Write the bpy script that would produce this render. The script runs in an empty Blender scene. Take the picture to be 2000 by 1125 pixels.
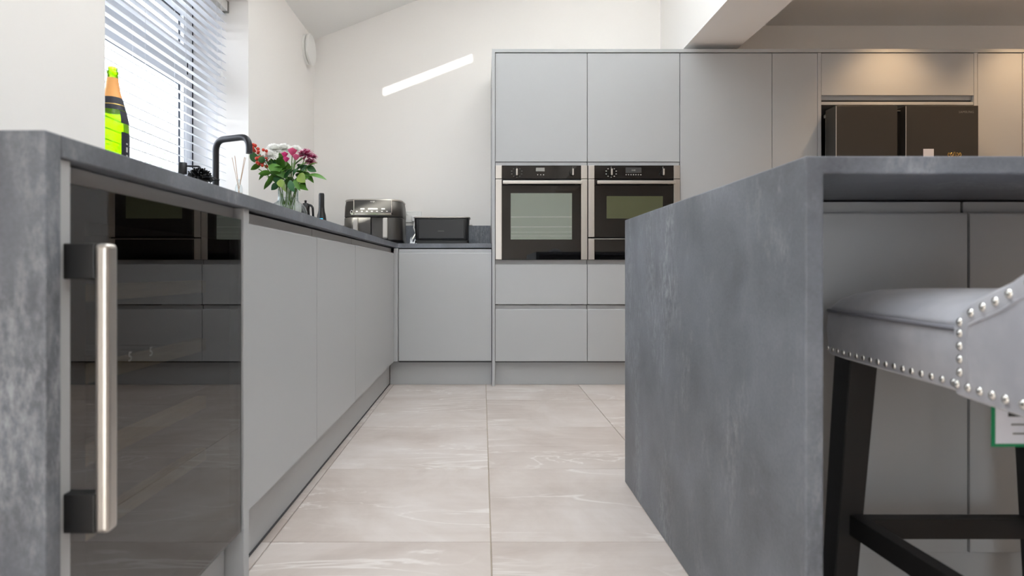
import bpy, bmesh, math, random
from mathutils import Vector, Matrix
R = math.radians
SC = bpy.context.scene
COL = SC.collection
# ------------------------------------------------------------------ camera, light, exposure
FPX = 1150.0                      # focal length in pixels of the 2000 px wide frame
EYE = 0.749
cd = bpy.data.cameras.new('camera')
cam = bpy.data.objects.new('camera', cd); COL.objects.link(cam)
cam.location = (0, 0, EYE); cam.rotation_euler = (R(90), 0, 0)
cd.sensor_width = 36; cd.lens = FPX / 2000 * 36
cd.shift_x = 58 / 2000; cd.shift_y = -33.5 / 2000
cd.clip_start = 0.05; cd.clip_end = 200
cd.dof.use_dof = True; cd.dof.focus_distance = 3.3; cd.dof.aperture_fstop = 4.5
SC.camera = cam
SC.view_settings.view_transform = 'Standard'; SC.view_settings.look = 'None'
SC.view_settings.gamma = 1.0; SC.view_settings.use_curve_mapping = False
SC.view_settings.exposure = 0.26
try:
    SC.cycles.use_denoising = True
    SC.cycles.max_bounces = 12; SC.cycles.diffuse_bounces = 7; SC.cycles.transparent_max_bounces = 24
    SC.cycles.sample_clamp_indirect = 8
except Exception: pass
W = bpy.data.worlds.new('sky'); SC.world = W; W.use_nodes = True
W.node_tree.nodes['Background'].inputs[0].default_value = (0.915, 0.945, 1.0, 1)
W.node_tree.nodes['Background'].inputs[1].default_value = 5.8
SUN_DY = 1.43                     # metres travelled in +Y per metre of drop
sd = bpy.data.lights.new('sun', 'SUN'); sd.energy = 14; sd.angle = R(0.9); sd.color = (1, .95, .86)
sun = bpy.data.objects.new('sun', sd); COL.objects.link(sun)
sun.rotation_euler = Vector((0.04, SUN_DY, -1)).to_track_quat('-Z', 'Y').to_euler()
sun.location = (0, -6, 8)
def portal(loc, dirv, sx, sy):
    l = bpy.data.lights.new('daylight_portal', 'AREA'); l.shape = 'RECTANGLE'; l.size = sx; l.size_y = sy
    l.cycles.is_portal = True
    o = bpy.data.objects.new('daylight_portal', l); COL.objects.link(o); o.location = loc
    o.rotation_euler = Vector(dirv).to_track_quat('-Z', 'Y').to_euler()
# room measures
XL, YB, XR, YF = -1.267, 4.43, 5.3, -3.2
EAVE, SLOPE, ROOF_T = 2.486, 0.385, 0.30
def roof(x): return EAVE + SLOPE * (x - XL)
WY0, WY1, WZ0, WZ1, WX = 1.977, 3.19, 1.09, 2.208, -1.57     # window opening
VEL = [(-.78, -.10, 3.07, 3.63), (-1.15, -.50, 1.30, 1.89), (.0, 1.25, 3.18, 3.60), (-.35, 1.25, 1.44, 1.86),
       (-.55, 1.25, 2.50, 2.92), (-.55, 1.25, 1.98, 2.40)] + [(-.55, 1.25, .80 - .5 * k, 1.22 - .5 * k) for k in range(3)]  # rows after the first pair are added for skylight, too narrow for sun
DX0, DX1, DZ1 = -1.1, .2, 2.15                               # glazed doors behind the camera
portal((WX - .1, (WY0 + WY1) / 2, (WZ0 + WZ1) / 2), (1, 0, 0), WY1 - WY0, WZ1 - WZ0)
portal(((DX0 + DX1) / 2, YF - .25, DZ1 / 2), (0, 1, 0), DX1 - DX0, DZ1)
for (a, b, c, d) in VEL:
    portal(((a + b) / 2, (c + d) / 2, roof(b) + ROOF_T + .06), (0, 0, -1), b - a + .1, d - c + .1)

# ------------------------------------------------------------------ helpers
def lin(r, g, b):
    f = lambda c: (c / 255 / 12.92) if c / 255 <= .04045 else ((c / 255 + .055) / 1.055) ** 2.4
    return (f(r), f(g), f(b), 1)
def mat(name, col, rough=.5, metal=0, **kw):
    m = bpy.data.materials.new(name); m.use_nodes = True
    p = m.node_tree.nodes['Principled BSDF']
    p.inputs['Base Color'].default_value = lin(*col); p.inputs['Roughness'].default_value = rough
    p.inputs['Metallic'].default_value = metal
    for k, v in kw.items(): p.inputs[k.replace('_', ' ')].default_value = v
    return m
def N(m, t, **kw):
    n = m.node_tree.nodes.new(t)
    for k, v in kw.items(): setattr(n, k, v)
    return n
def LK(m, a, b): m.node_tree.links.new(a, b)
def ramp(m, stops):
    n = N(m, 'ShaderNodeValToRGB'); e = n.color_ramp.elements
    e[0].position, e[0].color = stops[0][0], lin(*stops[0][1])
    e[1].position, e[1].color = stops[-1][0], lin(*stops[-1][1])
    for p, c in stops[1:-1]:
        x = e.new(p); x.color = lin(*c)
    return n
def noise(m, scale, detail=6, rough=.6, vec=None, dist=0):
    n = N(m, 'ShaderNodeTexNoise'); n.inputs['Scale'].default_value = scale
    n.inputs['Detail'].default_value = detail; n.inputs['Roughness'].default_value = rough
    n.inputs['Distortion'].default_value = dist
    if vec: LK(m, vec, n.inputs['Vector'])
    return n
def coords(m, rnd=False, sc=(1, 1, 1)):
    tc = N(m, 'ShaderNodeTexCoord'); mp = N(m, 'ShaderNodeMapping'); mp.inputs['Scale'].default_value = sc
    LK(m, tc.outputs['Object'], mp.inputs['Vector'])
    if rnd:
        oi = N(m, 'ShaderNodeObjectInfo'); mu = N(m, 'ShaderNodeMath', operation='MULTIPLY'); mu.inputs[1].default_value = 37
        LK(m, oi.outputs['Random'], mu.inputs[0]); LK(m, mu.outputs[0], mp.inputs['Location'])
    return mp.outputs[0]
def bump(m, h, strength=.1, dist=.01):
    b = N(m, 'ShaderNodeBump'); b.inputs['Strength'].default_value = strength; b.inputs['Distance'].default_value = dist
    LK(m, h, b.inputs['Height']); LK(m, b.outputs[0], m.node_tree.nodes['Principled BSDF'].inputs['Normal'])
def thin_glass(name, tint, fac_ior=1.5, rough=0.0, floor_=0.0):
    m = bpy.data.materials.new(name); m.use_nodes = True; nt = m.node_tree; nt.nodes.clear()
    o = N(m, 'ShaderNodeOutputMaterial'); mx = N(m, 'ShaderNodeMixShader'); t = N(m, 'ShaderNodeBsdfTransparent')
    g = N(m, 'ShaderNodeBsdfGlossy'); f = N(m, 'ShaderNodeFresnel')
    t.inputs[0].default_value = (*tint, 1); g.inputs['Roughness'].default_value = rough; f.inputs[0].default_value = fac_ior
    ge = N(m, 'ShaderNodeNewGeometry'); mr_ = N(m, 'ShaderNodeMapRange'); mr_.inputs['To Min'].default_value = fac_ior; mr_.inputs['To Max'].default_value = 1 / fac_ior
    LK(m, ge.outputs['Backfacing'], mr_.inputs[0]); LK(m, mr_.outputs[0], f.inputs[0])   # thin sheet: same reflectance from both faces
    LK(m, f.outputs[0], mx.inputs[0]); LK(m, t.outputs[0], mx.inputs[1]); LK(m, g.outputs[0], mx.inputs[2]); LK(m, mx.outputs[0], o.inputs[0])
    return m
M = {}
M['wall'] = mat('white_wall_paint', (243, 240, 237), .85)
n = noise(M['wall'], 90, 3, .6, coords(M['wall'])); bump(M['wall'], n.outputs[0], .04, .004)
M['ceil'] = mat('ceiling_paint', (241, 240, 238), .9)
M['cab'] = mat('matt_grey_cabinet', (180, 182, 184), .42, Specular_IOR_Level=.35)
M['carc'] = mat('gap_shade_carcass', (70, 71, 74), .6)  # darkened colour puts shade into the gaps between the fronts
M['steel'] = mat('brushed_steel', (200, 195, 189), .40, 1)
n = noise(M['steel'], 3, 3, .5, coords(M['steel'], sc=(60, 60, 1))); bump(M['steel'], n.outputs[0], .03, .002)
M['chrome'] = mat('chrome', (235, 233, 228), .12, 1)
M['black'] = mat('black_plastic', (20, 20, 21), .4)
M['blackm'] = mat('matt_black_metal', (38, 39, 43), .35, .3)
M['blackgl'] = mat('black_gloss_glass', (10, 10, 11), .03, 0, IOR=1.62)
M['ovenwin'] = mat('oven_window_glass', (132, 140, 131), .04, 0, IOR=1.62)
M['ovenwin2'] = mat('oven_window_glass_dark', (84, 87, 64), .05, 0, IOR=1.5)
M['displ'] = mat('grey_display', (150, 150, 146), .2)
M['dispd'] = mat('dark_display', (70, 70, 70), .2)
M['mark'] = mat('pale_print', (200, 200, 196), .5)
M['markd'] = mat('grey_print', (120, 118, 114), .5)
M['white'] = mat('white_plastic', (238, 238, 236), .35)
M['slat'] = mat('white_slat', (226, 228, 232), .45)
M['frame'] = mat('window_frame_grey', (226, 230, 236), .4)
M['gasket'] = mat('dark_gasket', (30, 34, 46), .6)
M['pane'] = thin_glass('clear_pane', (.96, .98, .98), 1.35)
M['pane1'] = thin_glass('double_glazed_pane', (.93, .95, .97), 1.3)
M['tint'] = thin_glass('smoked_door_glass', (.46, .46, .46), 1.95)
M['vase'] = thin_glass('clear_vase_glass', (.90, .93, .93), 1.62, .02)
M['water'] = thin_glass('water', (.92, .95, .94), 1.2)
M['wood'] = mat('pale_shelf_wood', (216, 188, 128), .5)
n = noise(M['wood'], 4, 4, .6, coords(M['wood'], sc=(30, 2, 30))); r_ = ramp(M['wood'], [(.3, (190, 160, 105)), (.7, (224, 200, 145))])
LK(M['wood'], n.outputs[0], r_.inputs[0]); LK(M['wood'], r_.outputs[0], M['wood'].node_tree.nodes['Principled BSDF'].inputs['Base Color'])
# concrete-look worktop
def concrete(name):
    m = mat(name, (110, 115, 122), .42, Specular_IOR_Level=.4); p = m.node_tree.nodes['Principled BSDF']; v = coords(m)
    a = noise(m, 4.5, 8, .6, v, .3); r = ramp(m, [(.3, (94, 97, 104)), (.5, (112, 116, 124)), (.72, (130, 134, 143))]); LK(m, a.outputs[0], r.inputs[0])
    vs = coords(m, sc=(1, 1, .42)); pa = noise(m, 5.5, 5, .6, vs, .5)          # pale worn patches, broken into fine specks
    mr1 = N(m, 'ShaderNodeMapRange'); mr1.inputs['From Min'].default_value = .50; mr1.inputs['From Max'].default_value = .70; LK(m, pa.outputs[0], mr1.inputs[0])
    sp = noise(m, 75, 5, .7, vs); mr2 = N(m, 'ShaderNodeMapRange'); mr2.inputs['From Min'].default_value = .42; mr2.inputs['From Max'].default_value = .66; LK(m, sp.outputs[0], mr2.inputs[0])
    mu = N(m, 'ShaderNodeMath', operation='MULTIPLY'); LK(m, mr1.outputs[0], mu.inputs[0]); LK(m, mr2.outputs[0], mu.inputs[1])
    mx = N(m, 'ShaderNodeMixRGB'); LK(m, mu.outputs[0], mx.inputs[0]); LK(m, r.outputs[0], mx.inputs[1]); mx.inputs[2].default_value = lin(162, 165, 171)
    gr = noise(m, 160, 3, .6, v); mg = N(m, 'ShaderNodeMixRGB', blend_type='OVERLAY'); mg.inputs[0].default_value = .22; LK(m, mx.outputs[0], mg.inputs[1]); LK(m, gr.outputs[0], mg.inputs[2])
    LK(m, mg.outputs[0], p.inputs['Base Color'])
    rr = N(m, 'ShaderNodeMapRange'); rr.inputs['To Min'].default_value = .36; rr.inputs['To Max'].default_value = .55
    LK(m, a.outputs[0], rr.inputs[0]); LK(m, rr.outputs[0], p.inputs['Roughness']); bump(m, mu.outputs[0], .04, .002)
    return m
M['top'] = concrete('dark_concrete_worktop')
# stone floor tile
m = M['tile'] = mat('beige_stone_tile', (200, 190, 182), .38, Specular_IOR_Level=.4); v = coords(m, True)
p = m.node_tree.nodes['Principled BSDF']
a = noise(m, 2.2, 8, .62, v, .6); r1 = ramp(m, [(.32, (184, 171, 163)), (.5, (199, 188, 181)), (.68, (210, 201, 196))]); LK(m, a.outputs[0], r1.inputs[0])
mp2 = N(m, 'ShaderNodeMapping'); mp2.inputs['Rotation'].default_value = (0, 0, R(24)); mp2.inputs['Scale'].default_value = (.9, 3.4, 1); LK(m, v, mp2.inputs[0])
b = noise(m, 1.25, 5, .55, mp2.outputs[0], 1.1)
sb = N(m, 'ShaderNodeMath', operation='SUBTRACT'); sb.inputs[1].default_value = .5; LK(m, b.outputs[0], sb.inputs[0])
ab = N(m, 'ShaderNodeMath', operation='ABSOLUTE'); LK(m, sb.outputs[0], ab.inputs[0])
mr = N(m, 'ShaderNodeMapRange'); mr.inputs['From Min'].default_value = 0; mr.inputs['From Max'].default_value = .02
mr.inputs['To Min'].default_value = .6; mr.inputs['To Max'].default_value = 0; LK(m, ab.outputs[0], mr.inputs[0])
msk = noise(m, 1.7, 2, .5, v); mrm = N(m, 'ShaderNodeMapRange'); mrm.inputs['From Min'].default_value = .44; mrm.inputs['From Max'].default_value = .58; LK(m, msk.outputs[0], mrm.inputs[0])
mm = N(m, 'ShaderNodeMath', operation='MULTIPLY'); LK(m, mr.outputs[0], mm.inputs[0]); LK(m, mrm.outputs[0], mm.inputs[1])
mxc = N(m, 'ShaderNodeMixRGB'); LK(m, mm.outputs[0], mxc.inputs[0]); LK(m, r1.outputs[0], mxc.inputs[1]); mxc.inputs[2].default_value = lin(233, 228, 224)
st = noise(m, 1.0, 6, .6, None); mp3 = N(m, 'ShaderNodeMapping'); mp3.inputs['Scale'].default_value = (2, 26, 2); LK(m, v, mp3.inputs[0]); LK(m, mp3.outputs[0], st.inputs['Vector'])
mx2 = N(m, 'ShaderNodeMixRGB', blend_type='OVERLAY'); mx2.inputs[0].default_value = .10; LK(m, mxc.outputs[0], mx2.inputs[1]); LK(m, st.outputs[0], mx2.inputs[2])
LK(m, mx2.outputs[0], p.inputs['Base Color']); bump(m, st.outputs[0], .03, .003)
M['lawn'] = mat('pale_paving', (150, 150, 152), .9)
M['grout'] = mat('sandy_grout', (186, 172, 152), .9)
# velvet
m = M['velvet'] = mat('grey_velvet', (158, 160, 168), .75); p = m.node_tree.nodes['Principled BSDF']
p.inputs['Sheen Weight'].default_value = .5; p.inputs['Sheen Roughness'].default_value = .35
a = noise(m, 7, 4, .6, coords(m)); r = ramp(m, [(.35, (160, 162, 171)), (.65, (184, 185, 192))]); LK(m, a.outputs[0], r.inputs[0]); LK(m, r.outputs[0], p.inputs['Base Color'])
M['seam'] = mat('grey_welt', (128, 129, 138), .8)
M['blackwood'] = mat('black_painted_wood', (22, 21, 21), .5)
M['fridge'] = mat('dark_graphite_steel', (76, 73, 69), .38, .6)
n = noise(M['fridge'], 4, 3, .5, coords(M['fridge'], sc=(80, 80, 2))); bump(M['fridge'], n.outputs[0], .04, .002)
M['darkrec'] = mat('black_recess', (9, 10, 13), .4)
M['fry'] = mat('graphite_appliance', (82, 80, 78), .42, .8)
M['toast'] = mat('satin_black_toaster', (40, 40, 41), .38, .2)
M['leaf'] = mat('green_leaf', (82, 130, 44), .45)
M['leafl'] = mat('pale_green_leaf', (142, 168, 74), .5)
M['leafd'] = mat('blue_green_leaf', (66, 116, 70), .5)
for k in ('leaf', 'leafl', 'leafd'): M[k].node_tree.nodes['Principled BSDF'].inputs['Subsurface Weight'].default_value = .05
M['treeleaf'] = mat('pale_tree_leaf', (150, 172, 140), .6)
M['bark'] = mat('tree_bark', (120, 108, 96), .9)
M['stem'] = mat('green_stem', (92, 128, 52), .5)
M['petw'] = mat('white_petal', (244, 244, 240), .6)
M['petc'] = mat('cream_centre', (228, 224, 170), .6)
M['petp'] = mat('pink_petal', (222, 62, 134), .5)
M['petr'] = mat('rose_pink_petal', (224, 96, 142), .5)
M['petm'] = mat('magenta_petal', (164, 40, 94), .55)
M['petm2'] = mat('pale_magenta_petal', (236, 202, 218), .55)
M['berry'] = mat('red_berry', (196, 56, 34), .3)
M['reed'] = mat('pale_reed', (182, 150, 120), .7)
M['oil'] = mat('amber_oil', (214, 176, 130), .2)
M['foil'] = mat('orange_gold_foil', (250, 178, 104), .5, .1)
m = M['green'] = bpy.data.materials.new('green_bottle_glass'); m.use_nodes = True; m.node_tree.nodes.clear()
o_ = N(m, 'ShaderNodeOutputMaterial'); mx = N(m, 'ShaderNodeMixShader'); t = N(m, 'ShaderNodeBsdfTransparent'); g = N(m, 'ShaderNodeBsdfTranslucent')
gl = N(m, 'ShaderNodeBsdfGlossy'); mxg = N(m, 'ShaderNodeMixShader'); fr = N(m, 'ShaderNodeFresnel'); gl.inputs['Roughness'].default_value = .05
t.inputs[0].default_value = (.60, .90, .03, 1); g.inputs[0].default_value = (.62, .95, .01, 1); mx.inputs[0].default_value = .5
LK(m, t.outputs[0], mx.inputs[1]); LK(m, g.outputs[0], mx.inputs[2]); LK(m, fr.outputs[0], mxg.inputs[0]); LK(m, mx.outputs[0], mxg.inputs[1]); LK(m, gl.outputs[0], mxg.inputs[2]); LK(m, mxg.outputs[0], o_.inputs[0])
M['label'] = mat('dark_bottle_label', (34, 34, 48), .5)
M['gold'] = mat('gold_trim', (206, 170, 96), .3, .8)
M['grn'] = mat('green_tag_edge', (22, 132, 86), .5)
M['paper'] = mat('white_card', (222, 222, 230), .6)
m = M['blue'] = mat('blue_indicator_light', (40, 150, 190), .3); p = m.node_tree.nodes['Principled BSDF']; p.inputs['Emission Color'].default_value = (.05, .55, .8, 1); p.inputs['Emission Strength'].default_value = 1.0
m = M['lampglow'] = mat('warm_lamp_lens', (255, 230, 190), .4); p = m.node_tree.nodes['Principled BSDF']; p.inputs['Emission Color'].default_value = (1, .72, .42, 1); p.inputs['Emission Strength'].default_value = 8

ORG = {}
def thing(name, label, cat, loc=(0, 0, 0), group=None):
    o = bpy.data.objects.new(name, None); COL.objects.link(o); o.location = loc; o.empty_display_size = .05
    o['label'] = label; o['category'] = cat
    if group: o['group'] = group
    ORG[o.name] = Vector(loc); return o
def mk(name, bm, m, parent=None, loc=None, smooth=False):
    """one mesh object; bm is in world metres"""
    org = ORG[parent.name] if parent else Vector(loc or (0, 0, 0))
    bmesh.ops.translate(bm, verts=bm.verts, vec=-org)
    bmesh.ops.recalc_face_normals(bm, faces=bm.faces)
    me = bpy.data.meshes.new(name); bm.to_mesh(me); bm.free()
    if m: me.materials.append(M[m] if isinstance(m, str) else m)
    if smooth:
        for f in me.polygons: f.use_smooth = True
    o = bpy.data.objects.new(name, me); COL.objects.link(o)
    if parent: o.parent = parent
    else: o.location = org
    ORG[o.name] = org
    if smooth == 'a':
        md = o.modifiers.new('split', 'EDGE_SPLIT'); md.split_angle = R(38)
    return o
def solo(name, bm, m, label, cat, loc, group=None, smooth=False):
    o = mk(name, bm, m, None, loc, smooth); o['label'] = label; o['category'] = cat
    if group: o['group'] = group
    return o
def struct(name, bm, m, label=None, loc=(0, 0, 0)):
    o = mk(name, bm, m, None, loc); o['kind'] = 'structure'
    if label: o['label'] = label
    return o
def copyof(o, parent, name=None):
    c = o.copy(); COL.objects.link(c); c.parent = parent
    return c
def NB(): return bmesh.new()
def box(bm, x0, x1, y0, y1, z0, z1):
    v = [bm.verts.new(c) for c in ((x0, y0, z0), (x1, y0, z0), (x1, y1, z0), (x0, y1, z0), (x0, y0, z1), (x1, y0, z1), (x1, y1, z1), (x0, y1, z1))]
    for f in ((0, 3, 2, 1), (4, 5, 6, 7), (0, 1, 5, 4), (1, 2, 6, 5), (2, 3, 7, 6), (3, 0, 4, 7)): bm.faces.new([v[i] for i in f])
    return v
def rbox(x0, x1, y0, y1, z0, z1, r=.002, seg=2):
    bm = NB(); box(bm, min(x0, x1), max(x0, x1), min(y0, y1), max(y0, y1), min(z0, z1), max(z0, z1))
    bmesh.ops.bevel(bm, geom=bm.edges[:], offset=r, segments=seg, affect='EDGES', profile=.5)
    return bm
def prism(bm, pts, fn, u0, u1):
    """extrude the closed profile pts [(d,z)] from u0 to u1; fn(u,d,z)->xyz"""
    a = [bm.verts.new(fn(u0, d, z)) for d, z in pts]; b = [bm.verts.new(fn(u1, d, z)) for d, z in pts]
    k = len(pts)
    for i in range(k): bm.faces.new((a[i], a[(i + 1) % k], b[(i + 1) % k], b[i]))
    bm.faces.new(a); bm.faces.new(b[::-1])
def loft(bm, rings, cap=True):
    vs = [[bm.verts.new(c) for c in r] for r in rings]; k = len(vs[0])
    for a, b in zip(vs, vs[1:]):
        for i in range(k): bm.faces.new((a[i], a[(i + 1) % k], b[(i + 1) % k], b[i]))
    if cap: bm.faces.new(vs[0][::-1]); bm.faces.new(vs[-1])
    return vs
def lathe(bm, prof, c=(0, 0, 0), seg=28, cap=True, ribs=0, amp=0):
    rings = []
    for r, z in prof:
        rings.append([(c[0] + (r + (amp * math.cos(ribs * 2 * math.pi * i / seg) if ribs else 0)) * math.cos(2 * math.pi * i / seg),
                       c[1] + (r + (amp * math.cos(ribs * 2 * math.pi * i / seg) if ribs else 0)) * math.sin(2 * math.pi * i / seg), c[2] + z) for i in range(seg)])
    loft(bm, rings, cap)
def tube(bm, pts, r, seg=12, cap=True):
    pts = [Vector(p) for p in pts]; rs = r if isinstance(r, (list, tuple)) else [r] * len(pts)
    t = (pts[1] - pts[0]).normalized(); u = t.orthogonal().normalized(); rings = []
    for i, p in enumerate(pts):
        if i == 0: d = pts[1] - pts[0]
        elif i == len(pts) - 1: d = pts[-1] - pts[-2]
        else: d = (pts[i + 1] - p).normalized() + (p - pts[i - 1]).normalized()
        d.normalize(); u = (u - d * u.dot(d)).normalized(); w = d.cross(u)
        rings.append([p + (u * math.cos(2 * math.pi * k / seg) + w * math.sin(2 * math.pi * k / seg)) * rs[i] for k in range(seg)])
    loft(bm, rings, cap)
def fillet(pts, rad, n=7):
    P = [Vector(p) for p in pts]; out = [P[0]]
    for a, b, c in zip(P, P[1:], P[2:]):
        d1 = (a - b).normalized(); d2 = (c - b).normalized(); s, e = b + d1 * rad, b + d2 * rad
        for k in range(n + 1):
            t = k / n; out.append(s * (1 - t) ** 2 + b * 2 * t * (1 - t) + e * t * t)
    out.append(P[-1]); return out
def rr(x0, x1, y0, y1, r, n=6, corners=(1, 1, 1, 1)):
    """rounded rectangle outline, corners: front-left, front-right, back-right, back-left"""
    out = []
    for (cx, cy, a0, on) in ((x0 + r, y0 + r, 180, corners[0]), (x1 - r, y0 + r, 270, corners[1]), (x1 - r, y1 - r, 0, corners[2]), (x0 + r, y1 - r, 90, corners[3])):
        for k in range(n + 1):
            a = R(a0 + 90 * k / n)
            if on: out.append((cx + r * math.cos(a), cy + r * math.sin(a)))
            else:
                sx = x0 if cx < (x0 + x1) / 2 else x1; sy = y0 if cy < (y0 + y1) / 2 else y1
                q = k / n
                dxs = (r * .02 * (1 - q)) if a0 in (180,) else 0
                out.append((sx + (1e-4 * k if sx == x0 else -1e-4 * k), sy + (1e-4 * (n - k) if sy == y0 else -1e-4 * (n - k))))
    return out
def text_mesh(s, size, m, name, parent, origin, xdir, zdir, depth=.0006, align='CENTER'):
    c = bpy.data.curves.new('t', 'FONT'); c.body = s; c.size = size; c.extrude = depth; c.align_x = align; c.resolution_u = 2
    o = bpy.data.objects.new('t', c); COL.objects.link(o); bpy.context.view_layer.update()
    me = bpy.data.meshes.new_from_object(o.evaluated_get(bpy.context.evaluated_depsgraph_get()))
    bpy.data.objects.remove(o); bpy.data.curves.remove(c)
    X, Z = Vector(xdir).normalized(), Vector(zdir).normalized(); Y = X.cross(Z) * -1
    bm = NB(); bm.from_mesh(me); bpy.data.meshes.remove(me)
    for v in bm.verts: v.co = Vector(origin) + X * v.co.x + Z * v.co.y + X.cross(Z) * v.co.z
    return mk(name, bm, m, parent)

# ------------------------------------------------------------------ the setting
bm = NB(); box(bm, XL - .4, XR + .2, YF - .3, YB + .2, -.12, -.006)
FLOOR = struct('floor', bm, 'grout', 'pale beige stone tiled floor with sandy grout lines')
bm = NB(); box(bm, -40, 40, -40, 40, -.35, -.2)
o = solo('ground', bm, 'lawn', 'pale paved ground outside the window', 'ground', (0, 0, -.35)); o['kind'] = 'structure'; del o['category']
PX, PY = .607, .6; X00, Y00 = .0235, 2.227
TILE_ME = {}
nx0 = int(math.floor((XL - .02 - X00) / PX)); ny0 = int(math.floor((YF - Y00) / PY))
for i in range(nx0, 9):
    for j in range(ny0, 4):
        x0 = max(X00 + i * PX + .0013, XL); x1 = min(X00 + (i + 1) * PX - .0013, XR)
        y0 = max(Y00 + j * PY + .0013, YF); y1 = min(Y00 + (j + 1) * PY - .0013, YB)
        if x1 - x0 < .01 or y1 - y0 < .01: continue
        key = (round(x1 - x0, 3), round(y1 - y0, 3))
        if key not in TILE_ME:
            b = rbox(-(x1 - x0) / 2, (x1 - x0) / 2, -(y1 - y0) / 2, (y1 - y0) / 2, -.008, 0, .0012, 1)
            me = bpy.data.meshes.new('tile'); b.to_mesh(me); b.free(); me.materials.append(M['tile']); TILE_ME[key] = me
        o = bpy.data.objects.new('tile', TILE_ME[key]); COL.objects.link(o); o.parent = FLOOR
        o.location = ((x0 + x1) / 2, (y0 + y1) / 2, 0)
TH = .36
bm = NB()
box(bm, XL - TH, XL, YF - .2, WY0, 0, EAVE + .05); box(bm, XL - TH, XL, WY1, YB + .17, 0, EAVE + .05)
box(bm, XL - TH, XL, WY0, WY1, 0, WZ0); box(bm, XL - TH, XL, WY0, WY1, WZ1, EAVE + .05)
struct('wall_left', bm, 'wall', 'white painted wall with deep window reveal')
bm = NB(); box(bm, XL, XR, YB, YB + .17, 0, 4.0)
struct('wall_back', bm, 'wall', 'white painted wall behind the ovens and toaster')
bm = NB(); box(bm, XR, XR + .2, YF, YB + .17, 0, 2.8)
struct('wall_right', bm, 'wall', 'white painted side wall')
bm = NB(); box(bm, XL, DX0, YF - .2, YF, 0, 4.0); box(bm, DX1, XR, YF - .2, YF, 0, 2.8)
box(bm, DX0, DX1, YF - .2, YF, DZ1, 2.8); box(bm, DX0, 1.7, YF - .2, YF, 2.8, 4.0)
struct('wall_front', bm, 'wall', 'white painted wall with wide glazed doors')
# sloping roof slab with rooflight shafts
bm = NB()
xs = sorted({XL - TH, 1.34} | {v[0] for v in VEL} | {v[1] for v in VEL}); ys = sorted({YF - .2, YB + .17} | {v[2] for v in VEL} | {v[3] for v in VEL})
for xa, xb in zip(xs, xs[1:]):
    for ya, yb in zip(ys, ys[1:]):
        if any(a - 1e-6 <= xa and xb <= b + 1e-6 and c - 1e-6 <= ya and yb <= d + 1e-6 for a, b, c, d in VEL): continue
        prism(bm, [(xa, roof(xa)), (xb, roof(xb)), (xb, roof(xb) + ROOF_T), (xa, roof(xa) + ROOF_T)], lambda u, d, z: (d, u, z), ya, yb)
struct('ceiling', bm, 'ceil', 'white sloping ceiling over the sink side')
bm = NB(); box(bm, 1.70, XR, YF, YB, 2.594, 2.75)
struct('ceiling', bm, 'ceil', 'white flat ceiling over the fridge side')
bm = NB(); box(bm, 1.34, 1.70, YF, YB, 2.229, 3.9)
struct('trim_1', bm, 'wall', 'white boxed-in beam dividing sloping from flat ceiling')
# rooflights: the sun pair, plus unseen narrow rows added for daylight
for k, (a, b, c, d) in enumerate(VEL):
    bm = NB()
    def rz(x): return roof(x) + ROOF_T
    w = .05
    for (xa, xb, ya, yb) in ((a - w, a, c - w, d + w), (b, b + w, c - w, d + w), (a, b, c - w, c), (a, b, d, d + w)):
        prism(bm, [(xa, rz(xa)), (xb, rz(xb)), (xb, rz(xb) + .05), (xa, rz(xa) + .05)], lambda u, dd, z: (dd, u, z), ya, yb)
    f = struct('window_%d' % (k + 2), bm, 'white', 'unseen rooflight in the sloping ceiling, placed for its daylight')
    bm = NB(); prism(bm, [(a, rz(a) + .02), (b, rz(b) + .02), (b, rz(b) + .03), (a, rz(a) + .03)], lambda u, dd, z: (dd, u, z), c, d)
    mk('pane', bm, 'pane', f)
# window over the sink
bm = NB(); fw = .055; y0, y1, z0, z1 = WY0, WY1, WZ0, WZ1; xa, xb = WX - .035, WX
for q in ((y0, y0 + fw, z0, z1), (y1 - fw, y1, z0, z1), (y0 + fw, y1 - fw, z0, z0 + fw), (y0 + fw, y1 - fw, z1 - fw, z1), (y0 + fw, y1 - fw, 1.79, 1.86)):
    box(bm, xa, xb, *q)
win = struct('window_1', bm, 'frame', 'pale framed window behind the white venetian blind')
ZT = 1.79
for (za, zb) in ((z0 + fw, ZT), (1.86, z1 - fw)):
    bm = NB(); sw = .06; ya, yb = y0 + fw + .006, y1 - fw - .006; za += .006; zb -= .006
    for q in ((ya, ya + sw, za, zb), (yb - sw, yb, za, zb), (ya + sw, yb - sw, za, za + sw), (ya + sw, yb - sw, zb - sw, zb)):
        box(bm, WX - .03, WX + .014, *q)
    s = mk('sash', bm, 'frame', win)
    bm = NB(); g = .004
    for q in ((ya + sw, ya + sw + g, za + sw, zb - sw), (yb - sw - g, yb - sw, za + sw, zb - sw), (ya + sw, yb - sw, za + sw, za + sw + g), (ya + sw, yb - sw, zb - sw - g, zb - sw)):
        box(bm, WX - .013, WX - .006, *q)
    mk('gasket', bm, 'gasket', s)
    bm = NB(); box(bm, WX - .022, WX - .014, ya + sw, yb - sw, za + sw, zb - sw); mk('pane', bm, 'pane1', s)
bm = NB(); box(bm, WX + .0005, WX + .003, y1 - fw - .005, y1 - fw + .001, z0 + fw, z1 - fw); box(bm, WX + .0005, WX + .004, y1 - .006, y1, z0, z1)
mk('seal', bm, 'gasket', win)
bm = rbox(WX + .0, XL + .012, WY0 + .0005, WY1 - .0005, WZ0 + .0005, WZ0 + .012, .003, 1)
o = struct('trim_2', bm, 'white', 'white window sill board above the worktop')
SILL = WZ0 + .012
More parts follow.
